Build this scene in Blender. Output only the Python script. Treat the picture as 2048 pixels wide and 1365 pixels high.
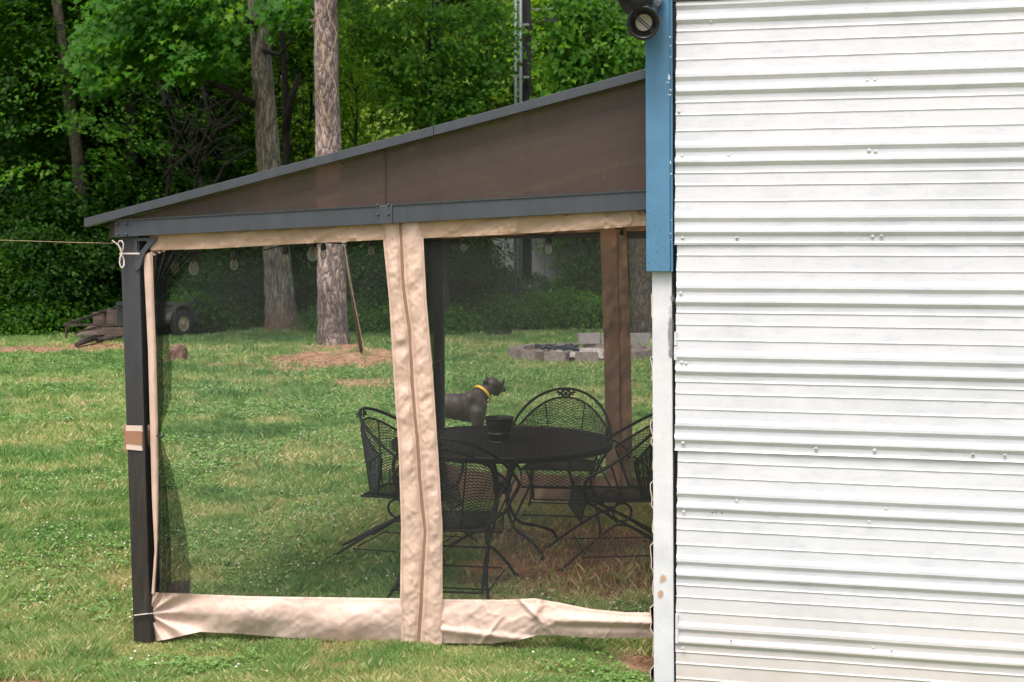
import bpy, math, random
import numpy as np
from mathutils import Vector, Matrix

random.seed(7)
rng = np.random.default_rng(11)
R = math.radians
for o in list(bpy.data.objects):
    bpy.data.objects.remove(o)
SC = bpy.context.scene
COL = SC.collection

# ---------------------------------------------------------------- camera
CAM_H = 2.05
FPX = 2700.0
PITCH = math.atan((682.5 - 488) / FPX)
cd = bpy.data.cameras.new('camera')
cam = bpy.data.objects.new('camera', cd)
COL.objects.link(cam)
cam.location = (0, 0, CAM_H)
cam.rotation_euler = (R(90) - PITCH, 0, 0)
cd.sensor_width = 36
cd.lens = 36 * FPX / 2048
cd.clip_end = 900
cd.dof.use_dof = True
cd.dof.focus_distance = 7.2
cd.dof.aperture_fstop = 6.3
SC.camera = cam

# ---------------------------------------------------------------- world, sun, exposure
SUN_EL, SUN_AZ = 66, 205          # azimuth measured clockwise from +Y
w = bpy.data.worlds.new('World')
SC.world = w
w.use_nodes = True
nt = w.node_tree
bg = nt.nodes['Background']
sky = nt.nodes.new('ShaderNodeTexSky')
sky.sky_type = 'NISHITA'
sky.sun_disc = False
sky.sun_elevation = R(SUN_EL)
sky.sun_rotation = R(SUN_AZ)
sky.air_density = 1.0
sky.dust_density = 6.0
sky.ozone_density = 0.6
nt.links.new(sky.outputs[0], bg.inputs[0])
bg.inputs[1].default_value = 0.13
ld = bpy.data.lights.new('sun', 'SUN')
ld.energy = 1.5

ld.angle = R(24)
ld.color = (1.0, 0.965, 0.92)
sun = bpy.data.objects.new('sun', ld)
COL.objects.link(sun)
sd = Vector((math.sin(R(SUN_AZ)) * math.cos(R(SUN_EL)), math.cos(R(SUN_AZ)) * math.cos(R(SUN_EL)), math.sin(R(SUN_EL))))
sun.rotation_euler = (-sd).to_track_quat('-Z', 'Y').to_euler()
sun.location = sd * 40
SC.view_settings.view_transform = 'Standard'
SC.view_settings.look = 'None'
SC.view_settings.gamma = 1
SC.view_settings.use_curve_mapping = False
SC.view_settings.exposure = 0.92
SC.render.engine = 'CYCLES'
SC.cycles.use_denoising = True
SC.cycles.max_bounces = 7
SC.cycles.diffuse_bounces = 4
SC.cycles.glossy_bounces = 2
SC.cycles.transmission_bounces = 4
SC.cycles.transparent_max_bounces = 12
SC.cycles.caustics_reflective = False
SC.cycles.caustics_refractive = False
SC.cycles.sample_clamp_indirect = 6

# ---------------------------------------------------------------- pixel to place helpers
_sp, _cp = math.sin(PITCH), math.cos(PITCH)
def ray(px, py):
    u = (px - 1024) / FPX
    v = (682.5 - py) / FPX
    return Vector((u, _cp + v * _sp, -_sp + v * _cp))
def P(px, py, Y):
    d = ray(px, py)
    return Vector((0, 0, CAM_H)) + d * (Y / d.y)
def G(px, py, z=0.0):
    d = ray(px, py)
    return Vector((0, 0, CAM_H)) + d * ((z - CAM_H) / d.z)
# the facade plane  Y = 6.51 - .24 X, shared by the shed front and the gazebo front
FE = Vector((1, -.24, 0)).normalized()
FN = Vector((-.24, -1, 0)).normalized()
FO = Vector((0, 6.51, 0))
def F(px, py, off=0.0):
    d = ray(px, py)
    c = Vector((0, 0, CAM_H))
    o = FO + FN * off
    return c + d * ((o - c).dot(FN) / d.dot(FN))

# ---------------------------------------------------------------- object helpers
def mesh_obj(name, me, parent=None, mat=None):
    o = bpy.data.objects.new(name, me)
    COL.objects.link(o)
    if mat is not None and not me.materials:
        me.materials.append(mat)
    if parent is not None:
        o.parent = parent
    return o
def tag(o, label=None, cat=None, group=None, kind=None):
    if label: o['label'] = label
    if cat: o['category'] = cat
    if group: o['group'] = group
    if kind: o['kind'] = kind
    return o
def empty(name, loc, label, cat, group=None, rz=0):
    o = bpy.data.objects.new(name, None)
    o.empty_display_size = .2
    COL.objects.link(o)
    o.location = loc
    o.rotation_euler = (0, 0, rz)
    return tag(o, label, cat, group)
def copy_tree(o, parent=None):
    c = o.copy()
    COL.objects.link(c)
    c.parent = parent
    for ch in list(o.children):
        copy_tree(ch, c)
    return c

class MB:
    def __init__(s):
        s.v = []; s.f = []
    def add(s, vs, fs):
        b = len(s.v)
        s.v.extend([tuple(x) for x in vs])
        s.f.extend([tuple(b + i for i in f) for f in fs])
        return s
    def frame_box(s, o, ax, ay, az):
        o, ax, ay, az = Vector(o), Vector(ax), Vector(ay), Vector(az)
        vs = [o, o + ax, o + ax + ay, o + ay, o + az, o + ax + az, o + ax + ay + az, o + ay + az]
        if ax.cross(ay).dot(az) < 0:
            fs = [(0, 1, 2, 3), (4, 7, 6, 5), (0, 4, 5, 1), (1, 5, 6, 2), (2, 6, 7, 3), (3, 7, 4, 0)]
        else:
            fs = [(0, 3, 2, 1), (4, 5, 6, 7), (0, 1, 5, 4), (1, 2, 6, 5), (2, 3, 7, 6), (3, 0, 4, 7)]
        return s.add(vs, fs)
    def box(s, c, size, rot=None):
        c = Vector(c); hx, hy, hz = [q / 2 for q in size]
        m = rot if rot is not None else Matrix.Identity(3)
        return s.frame_box(c + m @ Vector((-hx, -hy, -hz)), m @ Vector((2 * hx, 0, 0)), m @ Vector((0, 2 * hy, 0)), m @ Vector((0, 0, 2 * hz)))
    def bar(s, a, b, wd, th, up=(0, 0, 1)):
        a, b = Vector(a), Vector(b)
        d = (b - a); n = d.normalized()
        side = n.cross(Vector(up))
        if side.length < 1e-4: side = Vector((1, 0, 0))
        side.normalize()
        u2 = side.cross(n).normalized()
        return s.frame_box(a - side * wd / 2 - u2 * th / 2, side * wd, u2 * th, d)
    def tube(s, pts, r, n=8, closed=False, cap=True, jit=0):
        pts = [Vector(p) for p in pts]
        m = len(pts)
        rr = r if isinstance(r, (list, tuple)) else [r] * m
        rings = []
        prev = None
        for i, p in enumerate(pts):
            if closed:
                t = pts[(i + 1) % m] - pts[(i - 1) % m]
            else:
                t = pts[min(i + 1, m - 1)] - pts[max(i - 1, 0)]
            if t.length < 1e-7: t = Vector((0, 0, 1))
            t.normalize()
            if prev is None:
                a = Vector((0, 0, 1)) if abs(t.z) < .9 else Vector((1, 0, 0))
                a = (a - t * a.dot(t)).normalized()
            else:
                a = prev - t * prev.dot(t)
                if a.length < 1e-5: a = t.orthogonal()
                a.normalize()
            prev = a
            b = t.cross(a)
            ring = []
            for k in range(n):
                an = 2 * math.pi * k / n
                q = rr[i] * (1 + (random.uniform(-jit, jit) if jit else 0))
                ring.append(p + a * math.cos(an) * q + b * math.sin(an) * q)
            rings.append(ring)
        vs = [v for ring in rings for v in ring]
        fs = []
        for i in range(m if closed else m - 1):
            j = (i + 1) % m
            for k in range(n):
                k2 = (k + 1) % n
                fs.append((i * n + k, i * n + k2, j * n + k2, j * n + k))
        if cap and not closed:
            fs.append(tuple(range(n - 1, -1, -1)))
            fs.append(tuple((m - 1) * n + k for k in range(n)))
        return s.add(vs, fs)
    def lathe(s, prof, c=(0, 0, 0), n=20, axis=None):
        c = Vector(c)
        q = Vector(axis).to_track_quat('Z', 'Y').to_matrix() if axis is not None else Matrix.Identity(3)
        vs = []
        for (r, z) in prof:
            for k in range(n):
                a = 2 * math.pi * k / n
                vs.append(c + q @ Vector((r * math.cos(a), r * math.sin(a), z)))
        fs = []
        for i in range(len(prof) - 1):
            for k in range(n):
                k2 = (k + 1) % n
                fs.append((i * n + k, i * n + k2, (i + 1) * n + k2, (i + 1) * n + k))
        return s.add(vs, fs)
    def ball(s, c, r, n=8, m=5):
        r3 = r if isinstance(r, (tuple, list)) else (r, r, r)
        vs = [Vector(c) + Vector((0, 0, -r3[2]))]
        for i in range(1, m):
            ph = math.pi * i / m - math.pi / 2
            for k in range(n):
                a = 2 * math.pi * k / n
                vs.append(Vector(c) + Vector((r3[0] * math.cos(ph) * math.cos(a), r3[1] * math.cos(ph) * math.sin(a), r3[2] * math.sin(ph))))
        vs.append(Vector(c) + Vector((0, 0, r3[2])))
        fs = [(0, 1 + (k + 1) % n, 1 + k) for k in range(n)]
        for i in range(m - 2):
            for k in range(n):
                k2 = (k + 1) % n
                fs.append((1 + i * n + k, 1 + i * n + k2, 1 + (i + 1) * n + k2, 1 + (i + 1) * n + k))
        t = len(vs) - 1
        fs += [(t, 1 + (m - 2) * n + k, 1 + (m - 2) * n + (k + 1) % n) for k in range(n)]
        return s.add(vs, fs)
    def grid(s, rows):
        nr, nc = len(rows), len(rows[0])
        vs = [p for r_ in rows for p in r_]
        fs = [(i * nc + j, i * nc + j + 1, (i + 1) * nc + j + 1, (i + 1) * nc + j) for i in range(nr - 1) for j in range(nc - 1)]
        return s.add(vs, fs)
    def mesh(s, name, mat=None, smooth=False):
        me = bpy.data.meshes.new(name)
        me.from_pydata(s.v, [], s.f)
        if smooth:
            me.polygons.foreach_set('use_smooth', [True] * len(me.polygons))
        if mat is not None: me.materials.append(mat)
        me.update()
        return me
    def build(s, name, mat, parent=None, smooth=False, bevel=0, solid=0):
        o = mesh_obj(name, s.mesh(name, mat, smooth), parent)
        if parent is not None:
            pass
        if solid:
            md = o.modifiers.new('s', 'SOLIDIFY'); md.thickness = solid; md.offset = 0
        if bevel:
            md = o.modifiers.new('b', 'BEVEL'); md.width = bevel; md.segments = 2; md.limit_method = 'ANGLE'
        return o

def under(o, root):
    """parent o to root keeping world coordinates built into the mesh"""
    o.parent = root
    o.matrix_parent_inverse = Matrix.Translation(root.location).inverted() if root.rotation_euler.z == 0 else root.matrix_basis.inverted()
    return o

def np_mesh(name, V, k, attrs=None, mat=None, smooth=False):
    """V (n,k,3): n separate k-gons"""
    n = V.shape[0]
    me = bpy.data.meshes.new(name)
    me.vertices.add(n * k)
    me.vertices.foreach_set('co', V.reshape(-1).astype(np.float32))
    me.loops.add(n * k)
    me.loops.foreach_set('vertex_index', np.arange(n * k, dtype=np.int32))
    me.polygons.add(n)
    me.polygons.foreach_set('loop_start', np.arange(0, n * k, k, dtype=np.int32))
    if smooth:
        me.polygons.foreach_set('use_smooth', np.ones(n, dtype=bool))
    for an, arr in (attrs or {}).items():
        a = me.attributes.new(an, 'FLOAT', 'POINT')
        a.data.foreach_set('value', np.repeat(arr, k).astype(np.float32) if arr.shape[0] == n else arr.astype(np.float32))
    me.update(calc_edges=True)
    if mat: me.materials.append(mat)
    return me

# ---------------------------------------------------------------- noise for layout
_lat = {}
def vnoise(x, y, s=1.0, seed=0):
    x = np.asarray(x, dtype=float) / s + 1000.3 + seed * 17.1
    y = np.asarray(y, dtype=float) / s + 1000.7 + seed * 9.7
    if seed not in _lat:
        _lat[seed] = np.random.default_rng(seed + 100).random((256, 256))
    L = _lat[seed]
    xi = np.floor(x).astype(int); yi = np.floor(y).astype(int)
    fx = x - xi; fy = y - yi
    fx = fx * fx * (3 - 2 * fx); fy = fy * fy * (3 - 2 * fy)
    a = L[xi % 256, yi % 256]; b = L[(xi + 1) % 256, yi % 256]
    c = L[xi % 256, (yi + 1) % 256]; d = L[(xi + 1) % 256, (yi + 1) % 256]
    return (a * (1 - fx) + b * fx) * (1 - fy) + (c * (1 - fx) + d * fx) * fy
def fbm(x, y, s, seed=0, o=4):
    t = 0; a = 1; n = 0
    for i in range(o):
        t = t + a * vnoise(x, y, s / 2 ** i, seed + i); n += a; a *= .55
    return t / n
def sstep(a, b, x):
    t = np.clip((x - a) / (b - a), 0, 1)
    return t * t * (3 - 2 * t)

# ---------------------------------------------------------------- materials
def new_mat(name):
    m = bpy.data.materials.new(name)
    m.use_nodes = True
    n = m.node_tree
    return m, n, n.nodes['Principled BSDF'], n.nodes['Material Output']
def N(nt_, t, **kw):
    nd = nt_.nodes.new(t)
    for k_, v_ in kw.items(): setattr(nd, k_, v_)
    return nd
def ramp(nt_, stops):
    r_ = N(nt_, 'ShaderNodeValToRGB')
    cr = r_.color_ramp
    while len(cr.elements) < len(stops): cr.elements.new(.5)
    for e, (p_, c_) in zip(cr.elements, stops):
        e.position = p_; e.color = (*c_, 1)
    return r_
def mapping(nt_, scale=(1, 1, 1), coord='Object'):
    tc = N(nt_, 'ShaderNodeTexCoord')
    mp = N(nt_, 'ShaderNodeMapping')
    mp.inputs['Scale'].default_value = scale
    nt_.links.new(tc.outputs[coord], mp.inputs[0])
    return mp
def noise(nt_, vec, s, det=5, rough=.6):
    n_ = N(nt_, 'ShaderNodeTexNoise')
    n_.inputs['Scale'].default_value = s
    n_.inputs['Detail'].default_value = det
    n_.inputs['Roughness'].default_value = rough
    if vec is not None: nt_.links.new(vec.outputs[0], n_.inputs['Vector'])
    return n_
def bump(nt_, h, bsdf, st=.3, dist=.01):
    b = N(nt_, 'ShaderNodeBump')
    b.inputs['Strength'].default_value = st
    b.inputs['Distance'].default_value = dist
    nt_.links.new(h, b.inputs['Height'])
    nt_.links.new(b.outputs[0], bsdf.inputs['Normal'])
    return b
def simple(name, col, rough=.5, metal=0, var=.12, sc=20, bst=.15, bd=.003, scale=(1, 1, 1), spec=.5):
    m, t, b, o = new_mat(name)
    mp = mapping(t, scale)
    n1 = noise(t, mp, sc, 6)
    c0 = tuple(max(0, c * (1 - var)) for c in col); c1 = tuple(min(1, c * (1 + var)) for c in col)
    r_ = ramp(t, [(.3, c0), (.7, c1)])
    t.links.new(n1.outputs['Fac'], r_.inputs[0])
    t.links.new(r_.outputs[0], b.inputs['Base Color'])
    b.inputs['Roughness'].default_value = rough
    b.inputs['Metallic'].default_value = metal
    b.inputs['Specular IOR Level'].default_value = spec
    bump(t, n1.outputs['Fac'], b, bst, bd)
    return m

M = {}
M['grey_metal'] = simple('grey_metal', (.052, .060, .071), .42, .0, .14, 14, .05, .002, (1, 1, .15))
def post_mat():
    m, t, b, o = new_mat('post_metal')
    mp = mapping(t, (1, 1, .12)); n1 = noise(t, mp, 40, 6, .7)
    up_c = ramp(t, [(.3, (.036, .040, .047)), (.7, (.050, .054, .062))]); lo_c = ramp(t, [(.35, (.018, .015, .014)), (.6, (.036, .031, .028)), (.75, (.075, .06, .048))])
    t.links.new(n1.outputs['Fac'], up_c.inputs[0]); t.links.new(n1.outputs['Fac'], lo_c.inputs[0])
    tc = N(t, 'ShaderNodeTexCoord'); sp = N(t, 'ShaderNodeSeparateXYZ'); t.links.new(tc.outputs['Object'], sp.inputs[0])
    mr = N(t, 'ShaderNodeMapRange'); mr.inputs[1].default_value = 1.7; mr.inputs[2].default_value = .75; t.links.new(sp.outputs[2], mr.inputs[0])
    mx = N(t, 'ShaderNodeMix', data_type='RGBA'); t.links.new(mr.outputs[0], mx.inputs[0]); t.links.new(up_c.outputs[0], mx.inputs[6]); t.links.new(lo_c.outputs[0], mx.inputs[7])
    t.links.new(mx.outputs[2], b.inputs['Base Color']); b.inputs['Roughness'].default_value = .5
    bump(t, n1.outputs['Fac'], b, .15, .002)
    return m
M['post_metal'] = post_mat()
M['dark_metal'] = simple('dark_metal', (.03, .03, .033), .5, .0, .2, 14, .1)
M['iron'] = simple('iron', (.009, .009, .010), .45, 0, .3, 30, .2, .001, spec=.3)
M['bolt'] = simple('bolt', (.10, .11, .12), .3, .8, .1)
M['white_ribbon'] = simple('white_ribbon', (.66, .58, .52), .8, 0, .1, 60)
M['string'] = simple('string', (.42, .30, .16), .8, 0, .3, 50)
M['black_cable'] = simple('black_cable', (.01, .01, .01), .5)
M['conduit'] = simple('conduit', (.16, .20, .20), .5, .2, .2, 8)
M['pole_wood'] = simple('pole_wood', (.006, .005, .0045), .9, 0, .5, 20, .5, .01, (1, 1, .1))
M['cast'] = simple('cast', (.008, .007, .006), .6)
M['concrete'] = simple('concrete', (.23, .19, .165), .95, 0, .35, 12, .5, .01)
M['concrete2'] = simple('concrete2', (.27, .25, .235), .95, 0, .2, 12, .5, .01)
M['ash'] = simple('ash', (.30, .27, .25), 1, 0, .7, 18, .8, .04)
M['char'] = simple('char', (.02, .025, .035), .9, 0, .5, 10, .6, .02)
M['stump'] = simple('stump', (.16, .09, .065), .95, 0, .6, 12, .8, .03)
M['log'] = simple('log', (.045, .035, .03), .95, 0, .9, 9, .8, .03)
M['olive'] = simple('olive', (.035, .04, .035), .6, 0, .35, 6, .2)
M['tyre'] = simple('tyre', (.03, .026, .023), .9, 0, .4, 20)
M['rim'] = simple('rim', (.42, .33, .19), .7, 0, .3, 10)
M['rust'] = simple('rust', (.045, .033, .026), .85, 0, .5, 9, .4)
M['oldboard'] = simple('oldboard', (.11, .08, .065), .9, 0, .4, 14, .4, .01, (.2, 1, 1))
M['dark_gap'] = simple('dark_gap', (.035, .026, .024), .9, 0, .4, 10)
M['hood'] = simple('hood', (.012, .011, .011), .75, 0, .3, 8)
M['lamp_white'] = simple('lamp_white', (.55, .50, .42), .5)
M['plate'] = simple('plate', (.26, .26, .25), .45, .7, .35, 30)
M['bucket'] = simple('bucket', (.028, .033, .036), .38, .4, .3, 20)
M['screw_paint'] = simple('screw_paint', (.68, .68, .69), .4, .3, .3, 90)
M['soil_in'] = simple('soil_in', (.16, .10, .05), .9)
M['collar'] = simple('collar', (.62, .40, .02), .6)
M['shed_grey'] = simple('shed_grey', (.34, .36, .37), .6, .2, .2, 1.0)

# fabric with a weave and stains
def fabric(name, col, stain=.25, rough=.62, trans=.0):
    m, t, b, o = new_mat(name)
    mp = mapping(t)
    n1 = noise(t, mp, 3.5, 6, .65)
    r_ = ramp(t, [(.30, tuple(c * (1 - stain) for c in col)), (.5, col), (.75, tuple(min(1, c * 1.06) for c in col))])
    t.links.new(n1.outputs['Fac'], r_.inputs[0])
    n3 = noise(t, mp, 22, 4, .7)
    rs = ramp(t, [(.68, (1, 1, 1)), (.78, (.72, .6, .5))])
    t.links.new(n3.outputs['Fac'], rs.inputs[0])
    mx = N(t, 'ShaderNodeMix', data_type='RGBA', blend_type='MULTIPLY')
    mx.inputs[0].default_value = .5
    t.links.new(r_.outputs[0], mx.inputs[6]); t.links.new(rs.outputs[0], mx.inputs[7])
    t.links.new(mx.outputs[2], b.inputs['Base Color'])
    b.inputs['Roughness'].default_value = rough
    b.inputs['Sheen Weight'].default_value = .1
    n2 = noise(t, mp, 26, 4, .6)
    bump(t, n2.outputs['Fac'], b, .10, .004)
    if trans:
        tr = N(t, 'ShaderNodeBsdfTranslucent')
        t.links.new(mx.outputs[2], tr.inputs[0])
        ms = N(t, 'ShaderNodeMixShader'); ms.inputs[0].default_value = trans
        t.links.new(b.outputs[0], ms.inputs[1]); t.links.new(tr.outputs[0], ms.inputs[2])
        t.links.new(ms.outputs[0], o.inputs[0])
    return m
M['tan'] = fabric('tan_fabric', (.71, .515, .415), .16, .5, .12)
M['tan_dirty'] = fabric('tan_fabric_hem', (.70, .525, .445), .2, .6, .1)
M['tan_top'] = fabric('tan_fabric_valance', (.60, .42, .29), .25, .5, .2)
M['brown_band'] = fabric('brown_band', (.33, .17, .10), .2, .6)
M['pale_band'] = fabric('pale_band', (.66, .52, .45), .15, .6)
M['zip'] = simple('zip', (.27, .16, .11), .6)
M['stitch'] = simple('stitch', (.42, .27, .17), .8)

def net(name, opac, col=(.012, .013, .014)):
    m, t, b, o = new_mat(name)
    mp = mapping(t)
    n1 = noise(t, mp, 1.6, 4, .6)
    mr = N(t, 'ShaderNodeMapRange')
    mr.inputs[1].default_value = .3; mr.inputs[2].default_value = .7
    mr.inputs[3].default_value = opac - .05; mr.inputs[4].default_value = opac + .05
    t.links.new(n1.outputs['Fac'], mr.inputs[0])
    tr = N(t, 'ShaderNodeBsdfTransparent')
    b.inputs['Base Color'].default_value = (*col, 1)
    b.inputs['Roughness'].default_value = .8
    ms = N(t, 'ShaderNodeMixShader')
    t.links.new(mr.outputs[0], ms.inputs[0])
    t.links.new(tr.outputs[0], ms.inputs[1]); t.links.new(b.outputs[0], ms.inputs[2])
    t.links.new(ms.outputs[0], o.inputs[0])
    return m
M['net'] = net('insect_netting', .18, (.075, .085, .08))
M['net_folds'] = net('insect_netting_folds', .6)

def polycarb(name, alpha, col):
    m, t, b, o = new_mat(name)
    tc = N(t, 'ShaderNodeTexCoord')
    sp = N(t, 'ShaderNodeSeparateXYZ')
    t.links.new(tc.outputs['UV'], sp.inputs[0])
    ma = N(t, 'ShaderNodeMath', operation='MULTIPLY'); ma.inputs[1].default_value = 2 * math.pi / .0135
    t.links.new(sp.outputs[1], ma.inputs[0])
    si = N(t, 'ShaderNodeMath', operation='SINE'); t.links.new(ma.outputs[0], si.inputs[0])
    r_ = ramp(t, [(.0, tuple(c * .92 for c in col)), (.75, col), (1, tuple(c * 1.1 for c in col))])
    mr = N(t, 'ShaderNodeMapRange'); mr.inputs[1].default_value = -1
    t.links.new(si.outputs[0], mr.inputs[0]); t.links.new(mr.outputs[0], r_.inputs[0])
    n1 = noise(t, mapping(t, (1, 1, 1)), 2.2, 3)
    mx = N(t, 'ShaderNodeMix', data_type='RGBA', blend_type='MULTIPLY'); mx.inputs[0].default_value = .6
    r2 = ramp(t, [(.3, (.75, .75, .75)), (.7, (1, 1, 1))]); t.links.new(n1.outputs['Fac'], r2.inputs[0])
    t.links.new(r_.outputs[0], mx.inputs[6]); t.links.new(r2.outputs[0], mx.inputs[7])
    t.links.new(mx.outputs[2], b.inputs['Base Color'])
    b.inputs['Roughness'].default_value = .32
    tr = N(t, 'ShaderNodeBsdfTransparent'); tr.inputs[0].default_value = (.95, .80, .66, 1)
    ms = N(t, 'ShaderNodeMixShader'); ms.inputs[0].default_value = alpha
    t.links.new(tr.outputs[0], ms.inputs[1]); t.links.new(b.outputs[0], ms.inputs[2])
    t.links.new(ms.outputs[0], o.inputs[0])
    bump(t, si.outputs[0], b, .05, .001)
    return m
M['poly'] = polycarb('smoked_polycarbonate', .64, (.105, .075, .067))
M['poly_roof'] = polycarb('smoked_polycarbonate_roof', .42, (.06, .04, .032))

def glass_mat():
    m, t, b, o = new_mat('bulb_glass')
    b.inputs['Base Color'].default_value = (.7, .7, .66, 1)
    b.inputs['Roughness'].default_value = .06
    tr = N(t, 'ShaderNodeBsdfTransparent'); tr.inputs[0].default_value = (.93, .93, .86, 1)
    fr = N(t, 'ShaderNodeFresnel'); fr.inputs[0].default_value = 1.45
    ad = N(t, 'ShaderNodeMath', operation='ADD'); ad.inputs[1].default_value = .12
    t.links.new(fr.outputs[0], ad.inputs[0])
    ms = N(t, 'ShaderNodeMixShader')
    t.links.new(ad.outputs[0], ms.inputs[0]); t.links.new(tr.outputs[0], ms.inputs[1]); t.links.new(b.outputs[0], ms.inputs[2])
    t.links.new(ms.outputs[0], o.inputs[0])
    return m
M['glass'] = glass_mat()
M['filament'] = simple('filament', (.35, .33, .28), .5)

# painted corrugated steel: blotches, fine speckle, splashed soil low down
def siding_mat():
    m, t, b, o = new_mat('white_painted_steel')
    mp = mapping(t)
    n1 = noise(t, mp, 2.6, 6, .65)
    r1 = ramp(t, [(.32, (.63, .64, .685)), (.52, (.70, .705, .75)), (.7, (.725, .725, .76))])
    t.links.new(n1.outputs['Fac'], r1.inputs[0])
    mp2 = mapping(t, (1.4, 1.4, 5))
    n2 = noise(t, mp2, 7, 7, .75)
    r2 = ramp(t, [(.50, (1, 1, 1)), (.72, (.80, .83, .87))])
    t.links.new(n2.outputs['Fac'], r2.inputs[0])
    mx = N(t, 'ShaderNodeMix', data_type='RGBA', blend_type='MULTIPLY'); mx.inputs[0].default_value = .75
    t.links.new(r1.outputs[0], mx.inputs[6]); t.links.new(r2.outputs[0], mx.inputs[7])
    # speckle
    n4 = noise(t, mp, 240, 2, .5)
    r4 = ramp(t, [(.70, (1, 1, 1)), (.76, (.5, .42, .36))])
    t.links.new(n4.outputs['Fac'], r4.inputs[0])
    mx4 = N(t, 'ShaderNodeMix', data_type='RGBA', blend_type='MULTIPLY'); mx4.inputs[0].default_value = .35
    t.links.new(mx.outputs[2], mx4.inputs[6]); t.links.new(r4.outputs[0], mx4.inputs[7])
    # soil splash by height
    tc = N(t, 'ShaderNodeTexCoord'); sp = N(t, 'ShaderNodeSeparateXYZ')
    t.links.new(tc.outputs['Object'], sp.inputs[0])
    mr = N(t, 'ShaderNodeMapRange'); mr.inputs[1].default_value = .50; mr.inputs[2].default_value = -.10
    mr.inputs[3].default_value = 0; mr.inputs[4].default_value = 1
    t.links.new(sp.outputs[2], mr.inputs[0])
    n3 = noise(t, mp, 5, 5, .7)
    mu = N(t, 'ShaderNodeMath', operation='MULTIPLY'); t.links.new(mr.outputs[0], mu.inputs[0]); t.links.new(n3.outputs['Fac'], mu.inputs[1])
    mu2 = N(t, 'ShaderNodeMath', operation='MULTIPLY'); mu2.inputs[1].default_value = 1.25; mu2.use_clamp = True
    t.links.new(mu.outputs[0], mu2.inputs[0])
    mx3 = N(t, 'ShaderNodeMix', data_type='RGBA', blend_type='MIX')
    t.links.new(mu2.outputs[0], mx3.inputs[0]); t.links.new(mx4.outputs[2], mx3.inputs[6]); mx3.inputs[7].default_value = (.56, .46, .36, 1)
    t.links.new(mx3.outputs[2], b.inputs['Base Color'])
    b.inputs['Roughness'].default_value = .42
    bump(t, n2.outputs['Fac'], b, .10, .004)
    return m
M['siding'] = siding_mat()

def worn_paint(name, col, chip, chip_edge, speck=True, low=False):
    m, t, b, o = new_mat(name)
    mp = mapping(t)
    n1 = noise(t, mp, 6, 6, .6)
    r1 = ramp(t, [(.35, tuple(c * .86 for c in col)), (.65, col)])
    t.links.new(n1.outputs['Fac'], r1.inputs[0])
    n2 = noise(t, mapping(t, (1, 1, .8)), 30, 5, .6)
    r2 = ramp(t, [(chip_edge, (0, 0, 0)), (chip_edge + .015, (1, 1, 1))])
    t.links.new(n2.outputs['Fac'], r2.inputs[0])
    mx = N(t, 'ShaderNodeMix', data_type='RGBA'); t.links.new(r2.outputs[0], mx.inputs[0])
    t.links.new(r1.outputs[0], mx.inputs[6]); mx.inputs[7].default_value = (*chip, 1)
    src = mx.outputs[2]
    n3 = noise(t, mp, 130, 2, .5)
    r3 = ramp(t, [(.60, (1, 1, 1)), (.68, (.45, .5, .55))]); t.links.new(n3.outputs['Fac'], r3.inputs[0])
    m3 = N(t, 'ShaderNodeMix', data_type='RGBA', blend_type='MULTIPLY')
    t.links.new(src, m3.inputs[6]); t.links.new(r3.outputs[0], m3.inputs[7])
    if low:
        tc = N(t, 'ShaderNodeTexCoord'); sp = N(t, 'ShaderNodeSeparateXYZ'); t.links.new(tc.outputs['Object'], sp.inputs[0])
        mr = N(t, 'ShaderNodeMapRange'); mr.inputs[1].default_value = 2.6; mr.inputs[2].default_value = 2.0
        t.links.new(sp.outputs[2], mr.inputs[0]); t.links.new(mr.outputs[0], m3.inputs[0])
    else:
        m3.inputs[0].default_value = .25
    t.links.new(m3.outputs[2], b.inputs['Base Color'])
    b.inputs['Roughness'].default_value = .5
    bump(t, n1.outputs['Fac'], b, .1, .004)
    return m
M['blue'] = worn_paint('blue_paint', (.085, .225, .37), (.55, .58, .6), .75, low=True)
M['white_post'] = worn_paint('white_post_paint', (.71, .72, .75), (.42, .33, .24), .77)

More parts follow.
